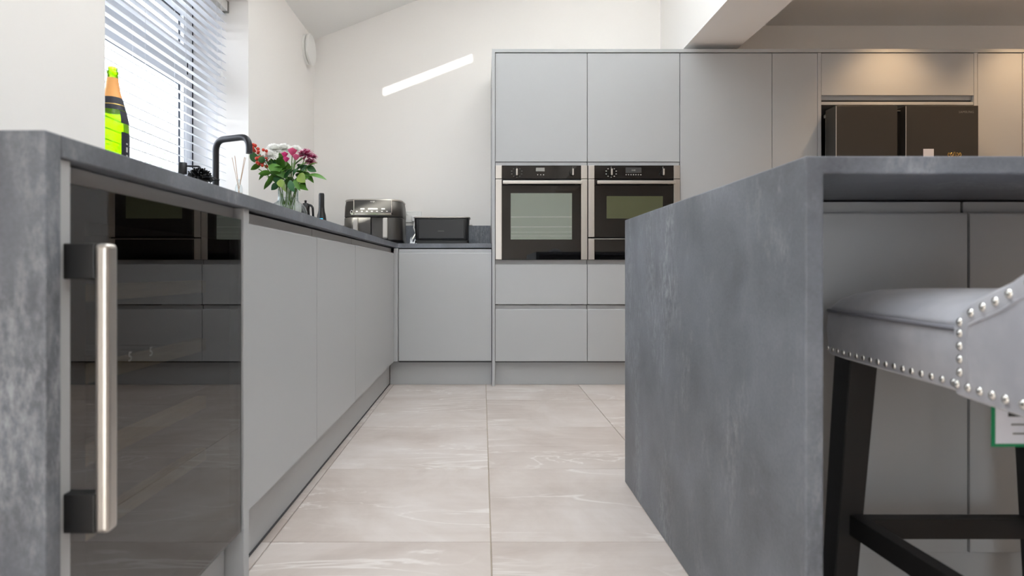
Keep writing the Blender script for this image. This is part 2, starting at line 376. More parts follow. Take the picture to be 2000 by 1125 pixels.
# glazed doors behind the camera
bm = NB(); fw = .06; Yd = YF - .12
n_ = 2; dw = (DX1 - DX0) / n_
box(bm, DX0, DX1, Yd, Yd + .07, DZ1 - fw, DZ1); box(bm, DX0, DX1, Yd, Yd + .07, 0, .03)
box(bm, DX0, DX0 + fw, Yd, Yd + .07, .03, DZ1 - fw); box(bm, DX1 - fw, DX1, Yd, Yd + .07, .03, DZ1 - fw)
door = struct('door_1', bm, 'gasket', 'wide glazed garden doors with dark frames')
for k in range(n_):
    xa, xb = DX0 + k * dw, DX0 + (k + 1) * dw
    if k: 
        bm = NB(); box(bm, xa - .035, xa + .035, Yd + .01, Yd + .06, .03, DZ1 - fw); mk('mullion', bm, 'gasket', door)
    bm = NB(); box(bm, xa + .04, xb - .04, Yd + .03, Yd + .04, .03, DZ1 - fw); mk('pane', bm, 'pane', door)

# ------------------------------------------------------------------ fitted kitchen
HT, WT = .929, .030                       # worktop height and thickness
DXL = -.57; DYB = 3.83; DYI = 1.24        # door planes: left run, back run, island
fl = lambda u, d, z: (DXL - d, u, z)
fb = lambda u, d, z: (u, DYB + d, z)
fi = lambda u, d, z: (u, DYI + d, z)
def jfront(z0, zt, rise=.028):
    """handleless front: slab, finger groove behind its top edge, back strip above"""
    return [(0, z0 + .0012), (.0012, z0), (.022, z0), (.022, zt + rise), (.0175, zt + rise), (.0175, zt - .016), (.0075, zt - .016), (.006, zt - .0005), (.0045, zt), (.0022, zt - .0008), (.0007, zt - .0025), (0, zt - .005)]
def slab(z0, z1): return [(0, z0 + .0012), (.0012, z0), (.02, z0), (.02, z1), (.0012, z1), (0, z1 - .0012)]
def front(name, prof, fn, u0, u1, T, m='cab', gap=.0021):
    bm = NB(); prism(bm, prof, fn, u0 + gap, u1 - gap); return mk(name, bm, m, T)
def rb2(fn, u0, u1, d0, d1, z0, z1, r=.0015):
    a, b = fn(u0, d0, z0), fn(u1, d1, z1); return rbox(a[0], b[0], a[1], b[1], a[2], b[2], r, 2)
DB, DT = .163, .865
# left run worktop with waterfall end, L shape into the back run
XW, YW = -.557, 3.86
WT_T = thing('worktop', 'L-shaped dark grey concrete-look worktop with waterfall end under the window', 'worktop', (-.9, 2.3, HT - WT))
bm = NB(); r = .003
XB_ = XL + .003
pts = [(XB_, .7792), (XW, .7792), (XW, YW), (.062, YW), (.062, YB - .003), (XB_, YB - .003)]
va = [bm.verts.new((x, y, HT - WT)) for x, y in pts]; vb = [bm.verts.new((x, y, HT)) for x, y in pts]
for i in range(6): bm.faces.new((va[i], va[(i + 1) % 6], vb[(i + 1) % 6], vb[i]))
bm.faces.new(va[::-1]); bm.faces.new(vb)
bmesh.ops.bevel(bm, geom=[e for e in bm.edges], offset=.002, segments=2, affect='EDGES', profile=.5)
mk('slab', bm, 'top', WT_T)
mk('waterfall_panel', rbox(XB_, XW, .751, .779, .0, HT, .002), 'top', WT_T)
solo('upstand', rbox(XB_, XB_ + .018, .79, YB - .025, HT + .0005, WZ0 - .002, .0015), 'top', 'dark concrete-look upstand along the wall below the window sill', 'upstand', (XB_, 2.6, HT))
solo('upstand', rbox(XB_, .06, YB - .022, YB - .003, HT + .0005, WZ0 - .002, .0015), 'top', 'dark concrete-look upstand on the back wall behind the toaster', 'upstand', (-.6, YB - .01, HT))
# wine cooler
YC0, YC1 = .806, 1.394
T = thing('end_panel', 'slim pale grey end panel between waterfall end and wine cooler', 'panel', (-.6, .79, 0))
mk('panel', rbox(-1.2, -.562, .781, .8035, .0, HT - WT - .001, .001), 'cab', T)
T = thing('end_panel', 'slim pale grey end panel right of the wine cooler', 'panel', (-.6, 1.41, 0))
mk('panel', rbox(-1.2, -.566, 1.397, 1.4285, .0, HT - WT - .001, .001), 'cab', T)
T = thing('filler_rail', 'recessed grey rail under worktop above the wine cooler', 'rail', (-.6, 1.1, .872))
mk('rail', rbox(-.62, -.59, YC0 - .0015, YC1 + .0015, .874, HT - WT - .001, .001), 'cab', T)
WC = thing('wine_cooler', 'built-in wine cooler with smoked glass door and steel bar handle', 'wine cooler', (-.87, (YC0 + YC1) / 2, 0))
ZC0, ZC1 = .133, .870
bm = NB()
for q in ((-1.15, -.60, YC0, YC0 + .03, .12, ZC1), (-1.15, -.60, YC1 - .03, YC1, .12, ZC1), (-1.15, -.60, YC0 + .03, YC1 - .03, .12, .17), (-1.15, -.60, YC0 + .03, YC1 - .03, ZC1 - .04, ZC1), (-1.17, -1.15, YC0, YC1, .12, ZC1)): box(bm, *q)
mk('body', bm, 'black', WC)
bm = NB()
for q in ((YC0 + .002, YC0 + .05, ZC0, ZC1), (YC1 - .05, YC1 - .002, ZC0, ZC1), (YC0 + .05, YC1 - .05, ZC0, ZC0 + .05), (YC0 + .05, YC1 - .05, ZC1 - .05, ZC1)): box(bm, -.597, -.577, *q)
dr = mk('door_frame', bm, 'black', WC)
bm = NB(); box(bm, -.5765, -.570, YC0 + .002, YC1 - .002, ZC0, ZC1); mk('door_glass', bm, 'tint', WC)
for z in (.327, .447, .58, .713):
    s = mk('shelf', rbox(-.66, -.637, YC0 + .035, YC1 - .035, z - .014, z + .014, .002), 'wood', WC)
    bm = NB()
    for k in range(7):
        yy = YC0 + .07 + k * (YC1 - YC0 - .14) / 6; tube(bm, [(-.66, yy, z), (-1.14, yy, z)], .003, 6)
    mk('rack_wire', bm, 'blackm', s)
h = mk('handle', rbox(-.5205, -.501, .788, .812, .396, .786, .0065, 3), 'steel', WC)
for za, zb in ((.738, .786), (.396, .449)):
    mk('handle_mount', rbox(-.570, -.5205, .790, .810, za, zb, .002), 'black', h)
mk('kick_plate', rbox(-.63, -.61, YC0, YC1, .005, .126, .002), 'cab', WC)
for yy, ss in ((.952, .022), (1.012, .022)):
    text_mesh('5', ss, 'markd', 'display_digit', WC, (-.5694, yy, .603), (0, 1, 0), (0, 0, 1), .0002)
# base cabinets of the left run
edges = [1.431, 2.029, 2.643, 3.79]
labs = ['pale grey handleless base cabinet beside the wine cooler', 'middle pale grey handleless base cabinet left of the wide corner door', 'wide pale grey corner base cabinet under the air fryer end']
for k in range(3):
    a, b = edges[k], edges[k + 1]
    T = thing('base_cabinet', labs[k], 'cabinet', (-.9, (a + b) / 2, .15), 'base cabinets of the left run')
    mk('carcass', rbox(-1.2, DXL - .024, a + .001, b - .001, .15, HT - WT - .012, .001, 1), 'carc', T)
    front('door', jfront(DB, DT), fl, a, b, T)
T = thing('plinth', 'grey plinth board along the floor below the left base cabinets', 'plinth', (-.62, 2.6, 0))
mk('board', rbox(-.626, -.611, 1.43, 3.88, .0, .149, .001), 'cab', T)
mk('seal_strip', rbox(-.611, -.609, 1.43, 3.88, .0, .008, .0005, 1), 'carc', T)
# back base unit
XBa, XBb = -.546, .061
T = thing('corner_post', 'thin pale grey corner post between left and back base cabinets', 'post', (-.56, 3.82, .16))
mk('post', rbox(-.572, -.5478, 3.798, 3.85, DB, HT - WT - .004, .0015), 'cab', T)
T = thing('base_cabinet', 'single pale grey base cabinet below the toaster', 'cabinet', (-.24, 4.1, .15))
mk('carcass', rbox(XBa, XBb - .001, DYB + .026, YB - .03, .15, HT - WT - .012, .001, 1), 'carc', T)
front('door', jfront(DB, DT + .002, .024), fb, XBa, XBb, T)
T = thing('plinth', 'short grey plinth board below the toaster cabinet', 'plinth', (-.24, 3.89, 0))
mk('board', rbox(-.608, .061, 3.882, 3.898, 0, .149, .001), 'cab', T)
# tall wall of units
T = thing('end_panel', 'tall pale grey end panel left of the ovens, floor to unit top', 'panel', (.073, 4.1, 0))
mk('panel', rbox(.0635, .0825, 3.820, YB - .002, 0, 2.168, .001), 'cab', T)
T = thing('cornice', 'long pale grey top rail above the tall units', 'rail', (1.8, 4.1, 2.169))
mk('rail', rbox(.0635, 4.13, 3.826, YB - .002, 2.1695, 2.191, .001), 'cab', T)
T = thing('plinth', 'long grey plinth board below the oven drawers', 'plinth', (1.1, 3.89, 0))
mk('board', rbox(.084, 2.18, 3.882, 3.898, 0, .149, .001), 'cab', T)
Zt, Zo1, Zo0 = 2.1645, 1.432, .822
def oven_column(xa, xb, lab):
    T = thing('oven_housing', lab, 'cabinet', ((xa + xb) / 2, 4.1, .15), 'tall oven housings')
    bm = NB()
    for q in ((xa + .001, xa + .019, .15, Zt), (xb - .019, xb - .001, .15, Zt), (xa + .019, xb - .019, .15, .168), (xa + .019, xb - .019, Zo0 - .016, Zo0 - .002), (xa + .019, xb - .019, Zo1 + .002, Zo1 + .018), (xa + .019, xb - .019, Zt - .018, Zt)):
        box(bm, q[0], q[1], DYB + .026, YB - .01, q[2], q[3])
    mk('carcass', bm, 'carc', T)
    front('door', slab(1.459, Zt), fb, xa, xb, T)
    mk('filler_strip', rb2(fb, xa + .002, xb - .002, .006, .024, 1.4345, 1.4565), 'cab', T)
    front('drawer', jfront(.531, .792, .0285), fb, xa, xb, T)
    front('drawer', jfront(.1605, .500, .0255), fb, xa, xb, T)
oven_column(.083, .683, 'tall oven housing at the left end beside the back wall')
oven_column(.683, 1.285, 'tall oven housing right of the first, partly behind the island')
def tall(xa, xb, lab, z0=.1605, z1=None):
    T = thing('tall_cabinet', lab, 'cabinet', ((xa + xb) / 2, 4.1, .15), 'tall cabinets')
    mk('carcass', rbox(xa + .001, xb - .001, DYB + .024, YB - .01, .15, Zt, .001, 1), 'carc', T)
    front('door', slab(z0, z1 or Zt), fb, xa, xb, T)
tall(1.285, 1.885, 'wide tall pale grey cabinet right of the ovens')
tall(1.885, 2.181, 'narrow tall pale grey cabinet left of the fridge')
T = thing('end_panel', 'pale grey upright panel left of the fridge', 'panel', (2.19, 4.1, 0))
mk('panel', rbox(2.1815, 2.2045, 3.829, YB - .002, 0, 2.168, .001), 'cab', T)
T = thing('end_panel', 'pale grey upright panel right of the fridge', 'panel', (3.21, 4.1, 0))
mk('panel', rbox(3.1975, 3.2195, 3.829, YB - .002, 0, 2.168, .001), 'cab', T)
T = thing('bridging_cabinet', 'wide pale grey flap cabinet above the black fridge', 'cabinet', (2.7, 4.1, 1.828))
mk('carcass', rbox(2.206, 3.196, DYB + .024, YB - .01, 1.85, Zt, .001, 1), 'carc', T)
bm = NB(); zf = 1.891
prism(bm, [(0, Zt - .0012), (.0012, Zt), (.022, Zt), (.022, zf - .026), (.0175, zf - .026), (.0175, zf + .016), (.0075, zf + .016), (.006, zf), (.0012, zf), (0, zf + .0012)], fb, 2.2065, 3.1955)
mk('flap_door', bm, 'cab', T)
mk('bottom_shelf', rbox(2.206, 3.196, 3.832, YB - .01, 1.829, 1.8485, .001), 'cab', T)
tall(3.220, 3.512, 'tall pale grey cabinet right of the fridge')
tall(3.512, 4.11, 'tall pale grey cabinet at the far right edge')

# ------------------------------------------------------------------ ovens
def oven(xa, lab, kind):
    x0, x1 = xa + .003, xa + .597; yf = 3.815; z0, z1 = Zo0, Zo1
    T = thing('built_in_oven', lab, 'oven', ((x0 + x1) / 2, 4.1, z0), 'built-in ovens')
    mk('body', rbox(x0 + .02, x1 - .02, yf + .02, 4.38, z0 + .002, z1 - .002, .002, 1), 'black', T)
    zc = 1.344                                             # control panel / door split
    sw = .040
    for za, zb in ((zc + .002, z1), (z0, zc - .002) if kind == 1 else (.968, zc - .002)):
        for xs_ in ((x0, x0 + sw), (x1 - sw, x1)):
            mk('steel_strip', rbox(xs_[0], xs_[1], yf - .003, yf + .012, za, zb, .0015), 'steel', T)
    cp = mk('control_panel', rbox(x0 + sw, x1 - sw, yf, yf + .014, zc + .002, z1, .001), 'blackgl', T)
    zd = z0 if kind == 1 else .968
    dr = mk('door', rbox(x0 + sw, x1 - sw, yf, yf + .014, zd, zc - .004, .001), 'blackgl', T)
    if kind == 2:
        lo = mk('warming_drawer', rbox(x0 + sw, x1 - sw, yf, yf + .014, z0, .960, .001), 'blackgl', T)
        for xs_ in ((x0, x0 + sw), (x1 - sw, x1)):
            mk('steel_strip', rbox(xs_[0], xs_[1], yf - .003, yf + .012, z0, .958, .0015), 'steel', T)
        mk('steel_trim', rbox(x0 + sw, x1 - sw, yf - .001, yf + .01, .9535, .9575, .0005, 1), 'steel', lo)
    # handle
    hz = 1.318
    hd = mk('handle', rbox(x0 + sw + (.006 if kind == 1 else .012), x1 - sw + .002, yf - .040, yf - .026, hz - .011, hz + .0105, .003), 'steel', dr)
    for xm in (x0 + sw + .03, x1 - sw - .03):
        mk('handle_mount', rbox(xm - .01, xm + .01, yf - .026, yf, hz - .009, hz + .009, .001), 'steel', hd)
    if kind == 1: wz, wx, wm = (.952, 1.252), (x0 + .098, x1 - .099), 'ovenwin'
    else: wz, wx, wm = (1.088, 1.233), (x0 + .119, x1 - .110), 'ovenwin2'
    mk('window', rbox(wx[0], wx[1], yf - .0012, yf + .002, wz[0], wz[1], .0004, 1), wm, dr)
    if kind == 1:
        for z in (1.098, 1.033, 1.0, .975):
            bm = NB(); tube(bm, [(wx[0] + .002, yf - .0016, z), (wx[1] - .002, yf - .0016, z)], .0013 if z > 1.01 else .0006, 6); mk('shelf_rail', bm, 'mark', dr)
    # controls
    kx = (x0 + .137, x1 - .095) if kind == 1 else (x0 + .149, x1 - .110)
    for q, x in enumerate(kx):
        bm = NB(); lathe(bm, [(.0, 0), (.022, 0), (.021, .012), (0, .012)], (0, 0, 0), 24, False)
        bmesh.ops.rotate(bm, verts=bm.verts, cent=(0, 0, 0), matrix=Matrix.Rotation(R(90), 3, 'X'))
        bmesh.ops.translate(bm, verts=bm.verts, vec=(x, yf, 1.386))
        bmesh.ops.remove_doubles(bm, verts=bm.verts, dist=.0005)
        kn = mk('knob', bm, 'blackgl', cp, smooth='a')
        mk('knob_grip', rbox(x - .005, x + .005, yf - .024, yf - .012, 1.366, 1.408, .002), 'steel', kn)
        bm = NB()
        for a in (range(0, 360, 36) if q == 0 else ()):
            if a == 0: continue
            px, pz = x + .034 * math.sin(R(a)), 1.386 + .030 * math.cos(R(a))
            box(bm, px - .0035, px + .0035, yf - .0008, yf + .001, pz - .0022, pz + .0022)
        box(bm, x - .0012, x + .0012, yf - .0008, yf + .001, 1.411, 1.424)
        mk('dial_mark', bm, 'markd' if kind == 1 else 'mark', cp)
    if kind == 1: d0, d1, za, zb, dm = x0 + .261, x0 + .318, 1.394, 1.417, 'displ'
    else: d0, d1, za, zb, dm = x0 + .242, x0 + .345, 1.383, 1.418, 'dispd'
    mk('display', rbox(d0, d1, yf - .0012, yf + .001, za, zb, .0004, 1), dm, cp)
    if kind == 2: text_mesh('0:00', .015, 'displ', 'clock_digits', cp, ((d0 + d1) / 2, yf - .0016, (za + zb) / 2 - .005), (1, 0, 0), (0, 0, 1), .0003)
    bm = NB()
    for k in range(3 if kind == 1 else 7):
        px = (x0 + .273 + k * .019) if kind == 1 else d0 + .004 + k * .0158
        box(bm, px - .003, px + .003, yf - .0008, yf + .001, 1.371 - .002, 1.371 + .003)
    mk('touch_mark', bm, 'mark', cp)
oven(.083, 'built-in single oven with pale window, beside the white wall', 1)
oven(.683, 'built-in compact oven over warming drawer, partly behind the island', 2)

# ------------------------------------------------------------------ fridge
FY = 3.70
T = thing('fridge_freezer', 'dark graphite american-style fridge freezer in the tall units', 'fridge', (2.67, 4.0, 0))
mk('body', rbox(2.238, 3.103, 3.835, 4.38, .02, 1.775, .004), 'darkrec', T)
for xa, xb in ((2.223, 2.609), (2.661, 3.118)):
    for za, zb in ((.78, 1.788), (.06, .765)):
        d = mk('door', rbox(xa, xb, FY, 3.815, za, zb, .003), 'fridge', T)
        ex = xa + .003
        mk('edge_trim', rbox(xa - .0008, xa + .0032, FY - .0008, FY + .003, za + .002, zb - .002, .0005, 1), 'steel', d)
mk('handle_recess', rbox(2.6095, 2.6605, FY + .05, 3.83, .06, 1.775, .001), 'darkrec', T)
mk('recess_cap', rbox(2.6095, 2.6605, FY + .045, FY + .049, 1.765, 1.770, .0005, 1), 'steel', T)
mk('hinge_cover', rbox(2.226, 2.238, 3.76, 3.84, 1.742, 1.762, .002), 'displ', T)
mk('body_trim', rbox(2.2345, 2.2378, 3.832, 3.837, .05, 1.755, .0008, 1), 'steel', T)
text_mesh('SAMSUNG', .021, 'markd', 'brand_lettering', T, (3.041, FY - .0006, 1.740), (1, 0, 0), (0, 0, 1), .0004)
T = solo('note', rbox(2.770, 2.836, FY - .0022, FY - .0008, 1.40, 1.515, .0004, 1), 'paper', 'small white printed note stuck on the dark fridge door', 'note', (2.80, FY, 1.40))
T = thing('magnet', 'small gold lettered magnet on the dark fridge door', 'magnet', (2.965, FY, 1.46))
for k in range(5):
    x = 2.93 + k * .0175; bm = NB(); pts_ = [(x + .006 * math.cos(a * .7 + k), FY - .003, 1.478 + (.018 if k == 2 else .012) * math.sin(a * .7 + k)) for a in range(9)]
    tube(bm, pts_, .0022, 6); mk('letter_loop', bm, 'gold', T)

# ------------------------------------------------------------------ island
IX, IY0, IY1, IXR = .506, .922, 2.09, 2.75
T = thing('island_worktop', 'dark concrete-look island top with deep waterfall side panel', 'worktop', (1.6, 1.5, HT - WT))
bm = NB()
pts_ = [(IX, 0), (IX + .029, 0), (IX + .029, HT - .028), (IXR, HT - .028), (IXR, HT), (IX, HT)]
prism(bm, pts_, lambda u, d, z: (d, u, z), IY0, IY1)
bmesh.ops.recalc_face_normals(bm, faces=bm.faces)
bmesh.ops.bevel(bm, geom=bm.edges[:], offset=.0028, segments=2, affect='EDGES', profile=.5)
mk('slab', bm, 'top', T)
T = thing('plinth', 'grey plinth board under the island cabinets behind the stool', 'plinth', (1.3, DYI, 0))
mk('board', rbox(IX + .031, IXR - .02, DYI + .035, DYI + .05, 0, .149, .001), 'cab', T)
ix = [IX + .031, 1.024, 1.62, 2.2]
il = ['grey island cabinet nearest the waterfall panel, behind the stool leg', 'grey island cabinet behind the stool backrest', 'grey island cabinet past the right edge of the picture']
for k in range(3):
    a, b = ix[k], ix[k + 1]
    T = thing('island_cabinet', il[k], 'cabinet', ((a + b) / 2, 1.6, .15), 'island cabinets')
    mk('carcass', rbox(a + .001, b - .001, DYI + .024, IY1 - .02, .15, HT - .028 - .012, .001, 1), 'carc', T)
    front('door', jfront(.155, .872, .024), fi, a, b, T, gap=.003)

# ------------------------------------------------------------------ venetian blind
BX = -1.405
T = thing('venetian_blind', 'white slatted venetian blind hanging in the window', 'blind', (BX, 2.58, SILL + .01))
mk('headrail', rbox(BX - .028, BX + .03, WY0 + .008, WY1 - .012, 2.150, 2.200, .002), 'white', T)
mk('bracket', rbox(BX - .03, BX + .034, WY1 - .011, WY1 - .003, 2.143, 2.205, .001), 'displ', T)
bm = NB(); tilt = R(19); ya, yb = WY0 + .012, WY1 - .014
prof = []
for k in range(7):
    d = -.025 + .05 * k / 6; prof.append((d, .0022 * (1 - (d / .025) ** 2)))
prof = prof + [(d, z - .0028) for d, z in prof[::-1]]
rp = [(d * math.cos(tilt) + z * math.sin(tilt), -d * math.sin(tilt) + z * math.cos(tilt)) for d, z in prof]
prism(bm, rp, lambda u, d, z: (BX + d, u, SILL + .01 + z), ya, yb)
s0 = mk('slat', bm, 'slat', T); PITCH = .0425
nz = 0; z = .045
while SILL + .01 + z < 2.135:
    o = s0 if nz == 0 else copyof(s0, T)
    o.location.z = z; nz += 1; z += PITCH
mk('bottom_rail', rbox(BX - .025, BX + .025, ya, yb, SILL + .012, SILL + .028, .003), 'slat', T)
for yy in (2.10, 2.41, 2.74, 3.06):
    bm = NB()
    for dx in (-.026, .026):
        tube(bm, [(BX + dx, yy, SILL + .02), (BX + dx, yy, 2.152)], .0009, 5)
    mk('ladder_cord', bm, 'slat', T)
bm = NB(); tube(bm, [(BX + .04, 3.075, 2.152), (BX + .04, 3.08, 1.79)], .0012, 6)
c_ = mk('lift_cord', bm, 'slat', T)
bm = NB(); lathe(bm, [(.003, .03), (.006, .024), (.0085, .004), (.007, 0)], (BX + .04, 3.08, 1.762), 12); mk('tassel', bm, 'white', c_, smooth=True)

# ------------------------------------------------------------------ wall disc
bm = NB(); lathe(bm, [(.104, 0), (.104, .018), (.090, .020), (.090, .026), (.108, .027), (.108, .039), (.104, .043), (.0, .044)], (0, 0, 0), 40, False)
bmesh.ops.remove_doubles(bm, verts=bm.verts, dist=.0004)
bmesh.ops.rotate(bm, verts=bm.verts, cent=(0, 0, 0), matrix=Matrix.Rotation(R(90), 3, 'Y'))
bmesh.ops.translate(bm, verts=bm.verts, vec=(XL, 4.235, 2.34))
solo('ventilation_disc', bm, 'white', 'round white ventilation cover high on the wall by the corner', 'vent', (XL, 4.22, 2.335), smooth='a')

# ------------------------------------------------------------------ bottle on the sill
bx, by = -1.347, 2.145; bz = SILL
T = thing('champagne_bottle', 'large green champagne bottle with orange foil neck on window sill', 'bottle', (bx, by, bz))
bp = [(.0, .004), (.048, .0), (.052, .006), (.053, .03), (.053, .165), (.051, .19), (.044, .225), (.034, .262), (.025, .295), (.0195, .325), (.0175, .352), (.017, .362), (.019, .364), (.019, .372), (.016, .374), (.0165, .386), (.014, .388)]
bm = NB(); lathe(bm, bp, (bx, by, bz), 32, False); mk('glass', bm, 'green', T, smooth=True)
def band(name, z0_, z1_, m, off=.0008, a0=0, a1=360, n=5):
    def rad(z):
        for (r1, za), (r2, zb) in zip(bp[1:], bp[2:]):
            if za <= z <= zb: return r1 + (r2 - r1) * (z - za) / max(zb - za, 1e-6)
        return .017
    bm = NB(); rings = []; sg = 24
    full = a1 - a0 >= 360
    for i in range(n + 1):
        z = z0_ + (z1_ - z0_) * i / n; rr_ = rad(z) + off
        rings.append([bm.verts.new((bx + rr_ * math.cos(R(a0 + (a1 - a0) * k / sg)), by + rr_ * math.sin(R(a0 + (a1 - a0) * k / sg)), bz + z)) for k in range(sg + (0 if full else 1))])
    for a, b in zip(rings, rings[1:]):
        for k in range(sg): 
            k2 = (k + 1) % len(a); bm.faces.new((a[k], a[k2], b[k2], b[k]))
    return mk(name, bm, m, T, smooth=True)
band('foil', .272, .348, 'foil', .0010)
nl = band('neck_label', .228, .275, 'label', .0014)
band('gold_ring', .246, .249, 'gold', .0019, n=1)
band('body_label', .03, .148, 'label', .0010, -28, 80)
band('body_label', .18, .226, 'label', .0010, -28, 30)
for k, (z, h_) in enumerate(((.078, .018), (.105, .006), (.062, .006))):
    band('label_mark', z, z + h_, 'mark', .0016, -8, 2, 1)

# ------------------------------------------------------------------ tap
tx, ty = -1.15, 2.54
T = thing('kitchen_tap', 'matt black square-necked kitchen tap in front of the window', 'tap', (tx, ty, HT))
bm = NB(); lathe(bm, [(.027, 0), (.027, .006), (.024, .009), (.0, .009)], (tx, ty, HT), 24, True); mk('base_ring', bm, 'blackm', T, smooth='a')
tip = Vector((-.976, 2.465, 1.24))
path = fillet([(tx, ty, HT + .008), (tx, ty, 1.312), (tip.x, tip.y, 1.312), tuple(tip)], .05, 8)
bm = NB(); tube(bm, path, .0135, 16); mk('spout', bm, 'blackm', T, smooth='a')
bm = NB(); tube(bm, [(tx, ty, HT + .06), (tx + .02, ty + .045, HT + .075)], [.011, .010], 12); lv = mk('lever', bm, 'blackm', T, smooth='a')

# soap dispenser
sx, sy = -1.12, 2.2
T = thing('soap_dispenser', 'black pump soap dispenser by the sink, left of the dish brush', 'dispenser', (sx, sy, HT))
bm = NB(); lathe(bm, [(.0, 0), (.033, 0), (.035, .004), (.035, .13), (.03, .142), (.014, .146), (0, .146)], (sx, sy, HT), 24, False); mk('bottle', bm, 'blackm', T, smooth='a')
bm = NB(); lathe(bm, [(.006, .146), (.006, .182), (.0155, .182), (.0155, .222), (.014, .224), (0, .224)], (sx, sy, HT), 20, True); pm = mk('pump_head', bm, 'blackm', T, smooth='a')
bm = NB(); tube(bm, fillet([(sx + .012, sy, HT + .212), (sx + .058, sy + .01, HT + .212), (sx + .060, sy + .01, HT + .203)], .004, 3), .0032, 8); mk('nozzle', bm, 'blackm', pm, smooth=True)
# sink caddy and brush
cx, cy = -1.12, 2.33
T = thing('sink_caddy', 'thin black wire caddy holding the dish brush beside the tap', 'caddy', (cx, cy, HT))
bm = NB(); a_ = [(cx - .035, cy - .03), (cx + .06, cy - .03), (cx + .06, cy + .05), (cx - .035, cy + .05)]
tube(bm, fillet([(x, y, HT + .187) for x, y in a_ + [a_[0]]], .01, 3), .0018, 6); mk('top_wire', bm, 'blackm', T)
for x, y in a_:
    bm = NB(); tube(bm, [(x + (.004 if x < cx else -.004), y + (.004 if y < cy else -.004), HT), (x + (.004 if x < cx else -.004), y + (.004 if y < cy else -.004), HT + .187)], .0018, 6); mk('leg', bm, 'blackm', T)
bm = NB(); box(bm, cx - .03, cx + .055, cy - .025, cy + .045, HT + .09, HT + .094); mk('tray', bm, 'blackm', T)
T = thing('dish_brush', 'round black bristled dish brush standing in the sink caddy', 'brush', (cx, cy + .005, HT + .094))
bm = NB(); lathe(bm, [(0, 0), (.02, 0), (.022, .05), (.03, .07), (.031, .085), (.0, .088)], (cx, cy + .005, HT + .095), 20, False); mk('handle', bm, 'black', T, smooth='a')
random.seed(3); bm = NB(); c0 = Vector((cx, cy + .005, HT + .186))
for k in range(150):
    th = random.uniform(0, 6.283); ph = math.acos(random.uniform(-.15, 1)); d = Vector((math.sin(ph) * math.cos(th), math.sin(ph) * math.sin(th), math.cos(ph) * .9))
    ln = random.uniform(.042, .052); tube(bm, [c0 + d * .012, c0 + d * ln], [.0022, .0028], 5)
o = mk('bristles', bm, 'black', T); o['kind'] = 'stuff'

# reed diffuser
dx_, dy_ = -1.292, 3.125
T = thing('reed_diffuser', 'small clear glass reed diffuser at the right end of the sill', 'diffuser', (dx_, dy_, SILL))
bm = NB(); lathe(bm, [(0, .002), (.020, 0), (.021, .004), (.019, .085), (.015, .1), (.010, .108), (.010, .13), (.012, .133)], (dx_, dy_, SILL), 20, False); mk('bottle', bm, 'vase', T, smooth=True)
bm = NB(); lathe(bm, [(0, .006), (.017, .006), (.017, .06), (0, .06)], (dx_, dy_, SILL), 16, False); mk('oil', bm, 'oil', T, smooth='a')
for k, (ox, oy) in enumerate(((-.045, .0), (-.032, .012), (-.022, -.01), (.035, .005), (.04, .01))):
    bm = NB(); tube(bm, [(dx_ - ox * .3, dy_ - oy * .3, SILL + .012), (dx_ + ox * .8, dy_ + oy, SILL + .262 - abs(ox) * .3)], .0015, 6); mk('reed', bm, 'reed', T)

# ------------------------------------------------------------------ vase and flowers
VX, VY = -.90, 2.73
T = thing('glass_vase', 'ribbed clear glass vase holding the bouquet', 'vase', (VX, VY, HT))
bm = NB(); lathe(bm, [(.0, .004), (.06, .0), (.074, .008), (.081, .03), (.083, .07), (.082, .095), (.076, .115), (.062, .131), (.049, .139), (.043, .148), (.0425, .165), (.043, .2)], (VX, VY, HT), 120, False, 30, .0024)
mk('glass', bm, 'vase', T, smooth=True)
bm = NB(); lathe(bm, [(.0, .010), (.07, .012), (.077, .035), (.077, .09), (.058, .128), (.039, .145), (.038, .158), (0, .158)], (VX, VY, HT), 24, False); mk('water', bm, 'water', T, smooth=True)
def WP(px, py, Y): return Vector(((px - 942) * Y / FPX, Y, EYE - (py - 529) * Y / FPX))
def leaf_mesh(name, ln, w, curl, pw=1.0):
    bm = NB(); n = 7; rows = []
    for i in range(n + 1):
        t = i / n; hw = w * math.sin(math.pi * t ** pw) ** .8 * .5 if 0 < t < 1 else .0006
        z = curl * t * t
        rows.append([bm.verts.new((ln * t, -hw, z + hw * .35)), bm.verts.new((ln * t, 0, z)), bm.verts.new((ln * t, hw, z + hw * .35))])
    for a, b in zip(rows, rows[1:]):
        bm.faces.new((a[0], a[1], b[1], b[0])); bm.faces.new((a[1], a[2], b[2], b[1]))
    me = bpy.data.meshes.new(name); bm.to_mesh(me); bm.free()
    for f in me.polygons: f.use_smooth = True
    return me
LEAF = {}
for k, mm_ in (('a', 'leaf'), ('b', 'leafl'), ('c', 'leafd')):
    LEAF[k] = leaf_mesh('leaf', .07, .030, -.014, .8) if k == 'a' else leaf_mesh('leaf', .046, .040, -.006, .95) if k == 'b' else leaf_mesh('leaf', .052, .034, -.01, .9)
    LEAF[k].materials.append(M[mm_])
def add_leaf(T, kind, pos, d, sc=1.0, roll=0):
    d = Vector(d).normalized(); o = bpy.data.objects.new('leaf', LEAF[kind]); COL.objects.link(o); o.parent = T
    q = d.to_track_quat('X', 'Z').to_matrix().to_4x4() @ Matrix.Rotation(roll, 4, 'X')
    o.matrix_local = Matrix.Translation(Vector(pos) - ORG[T.name]) @ q @ Matrix.Scale(sc, 4)
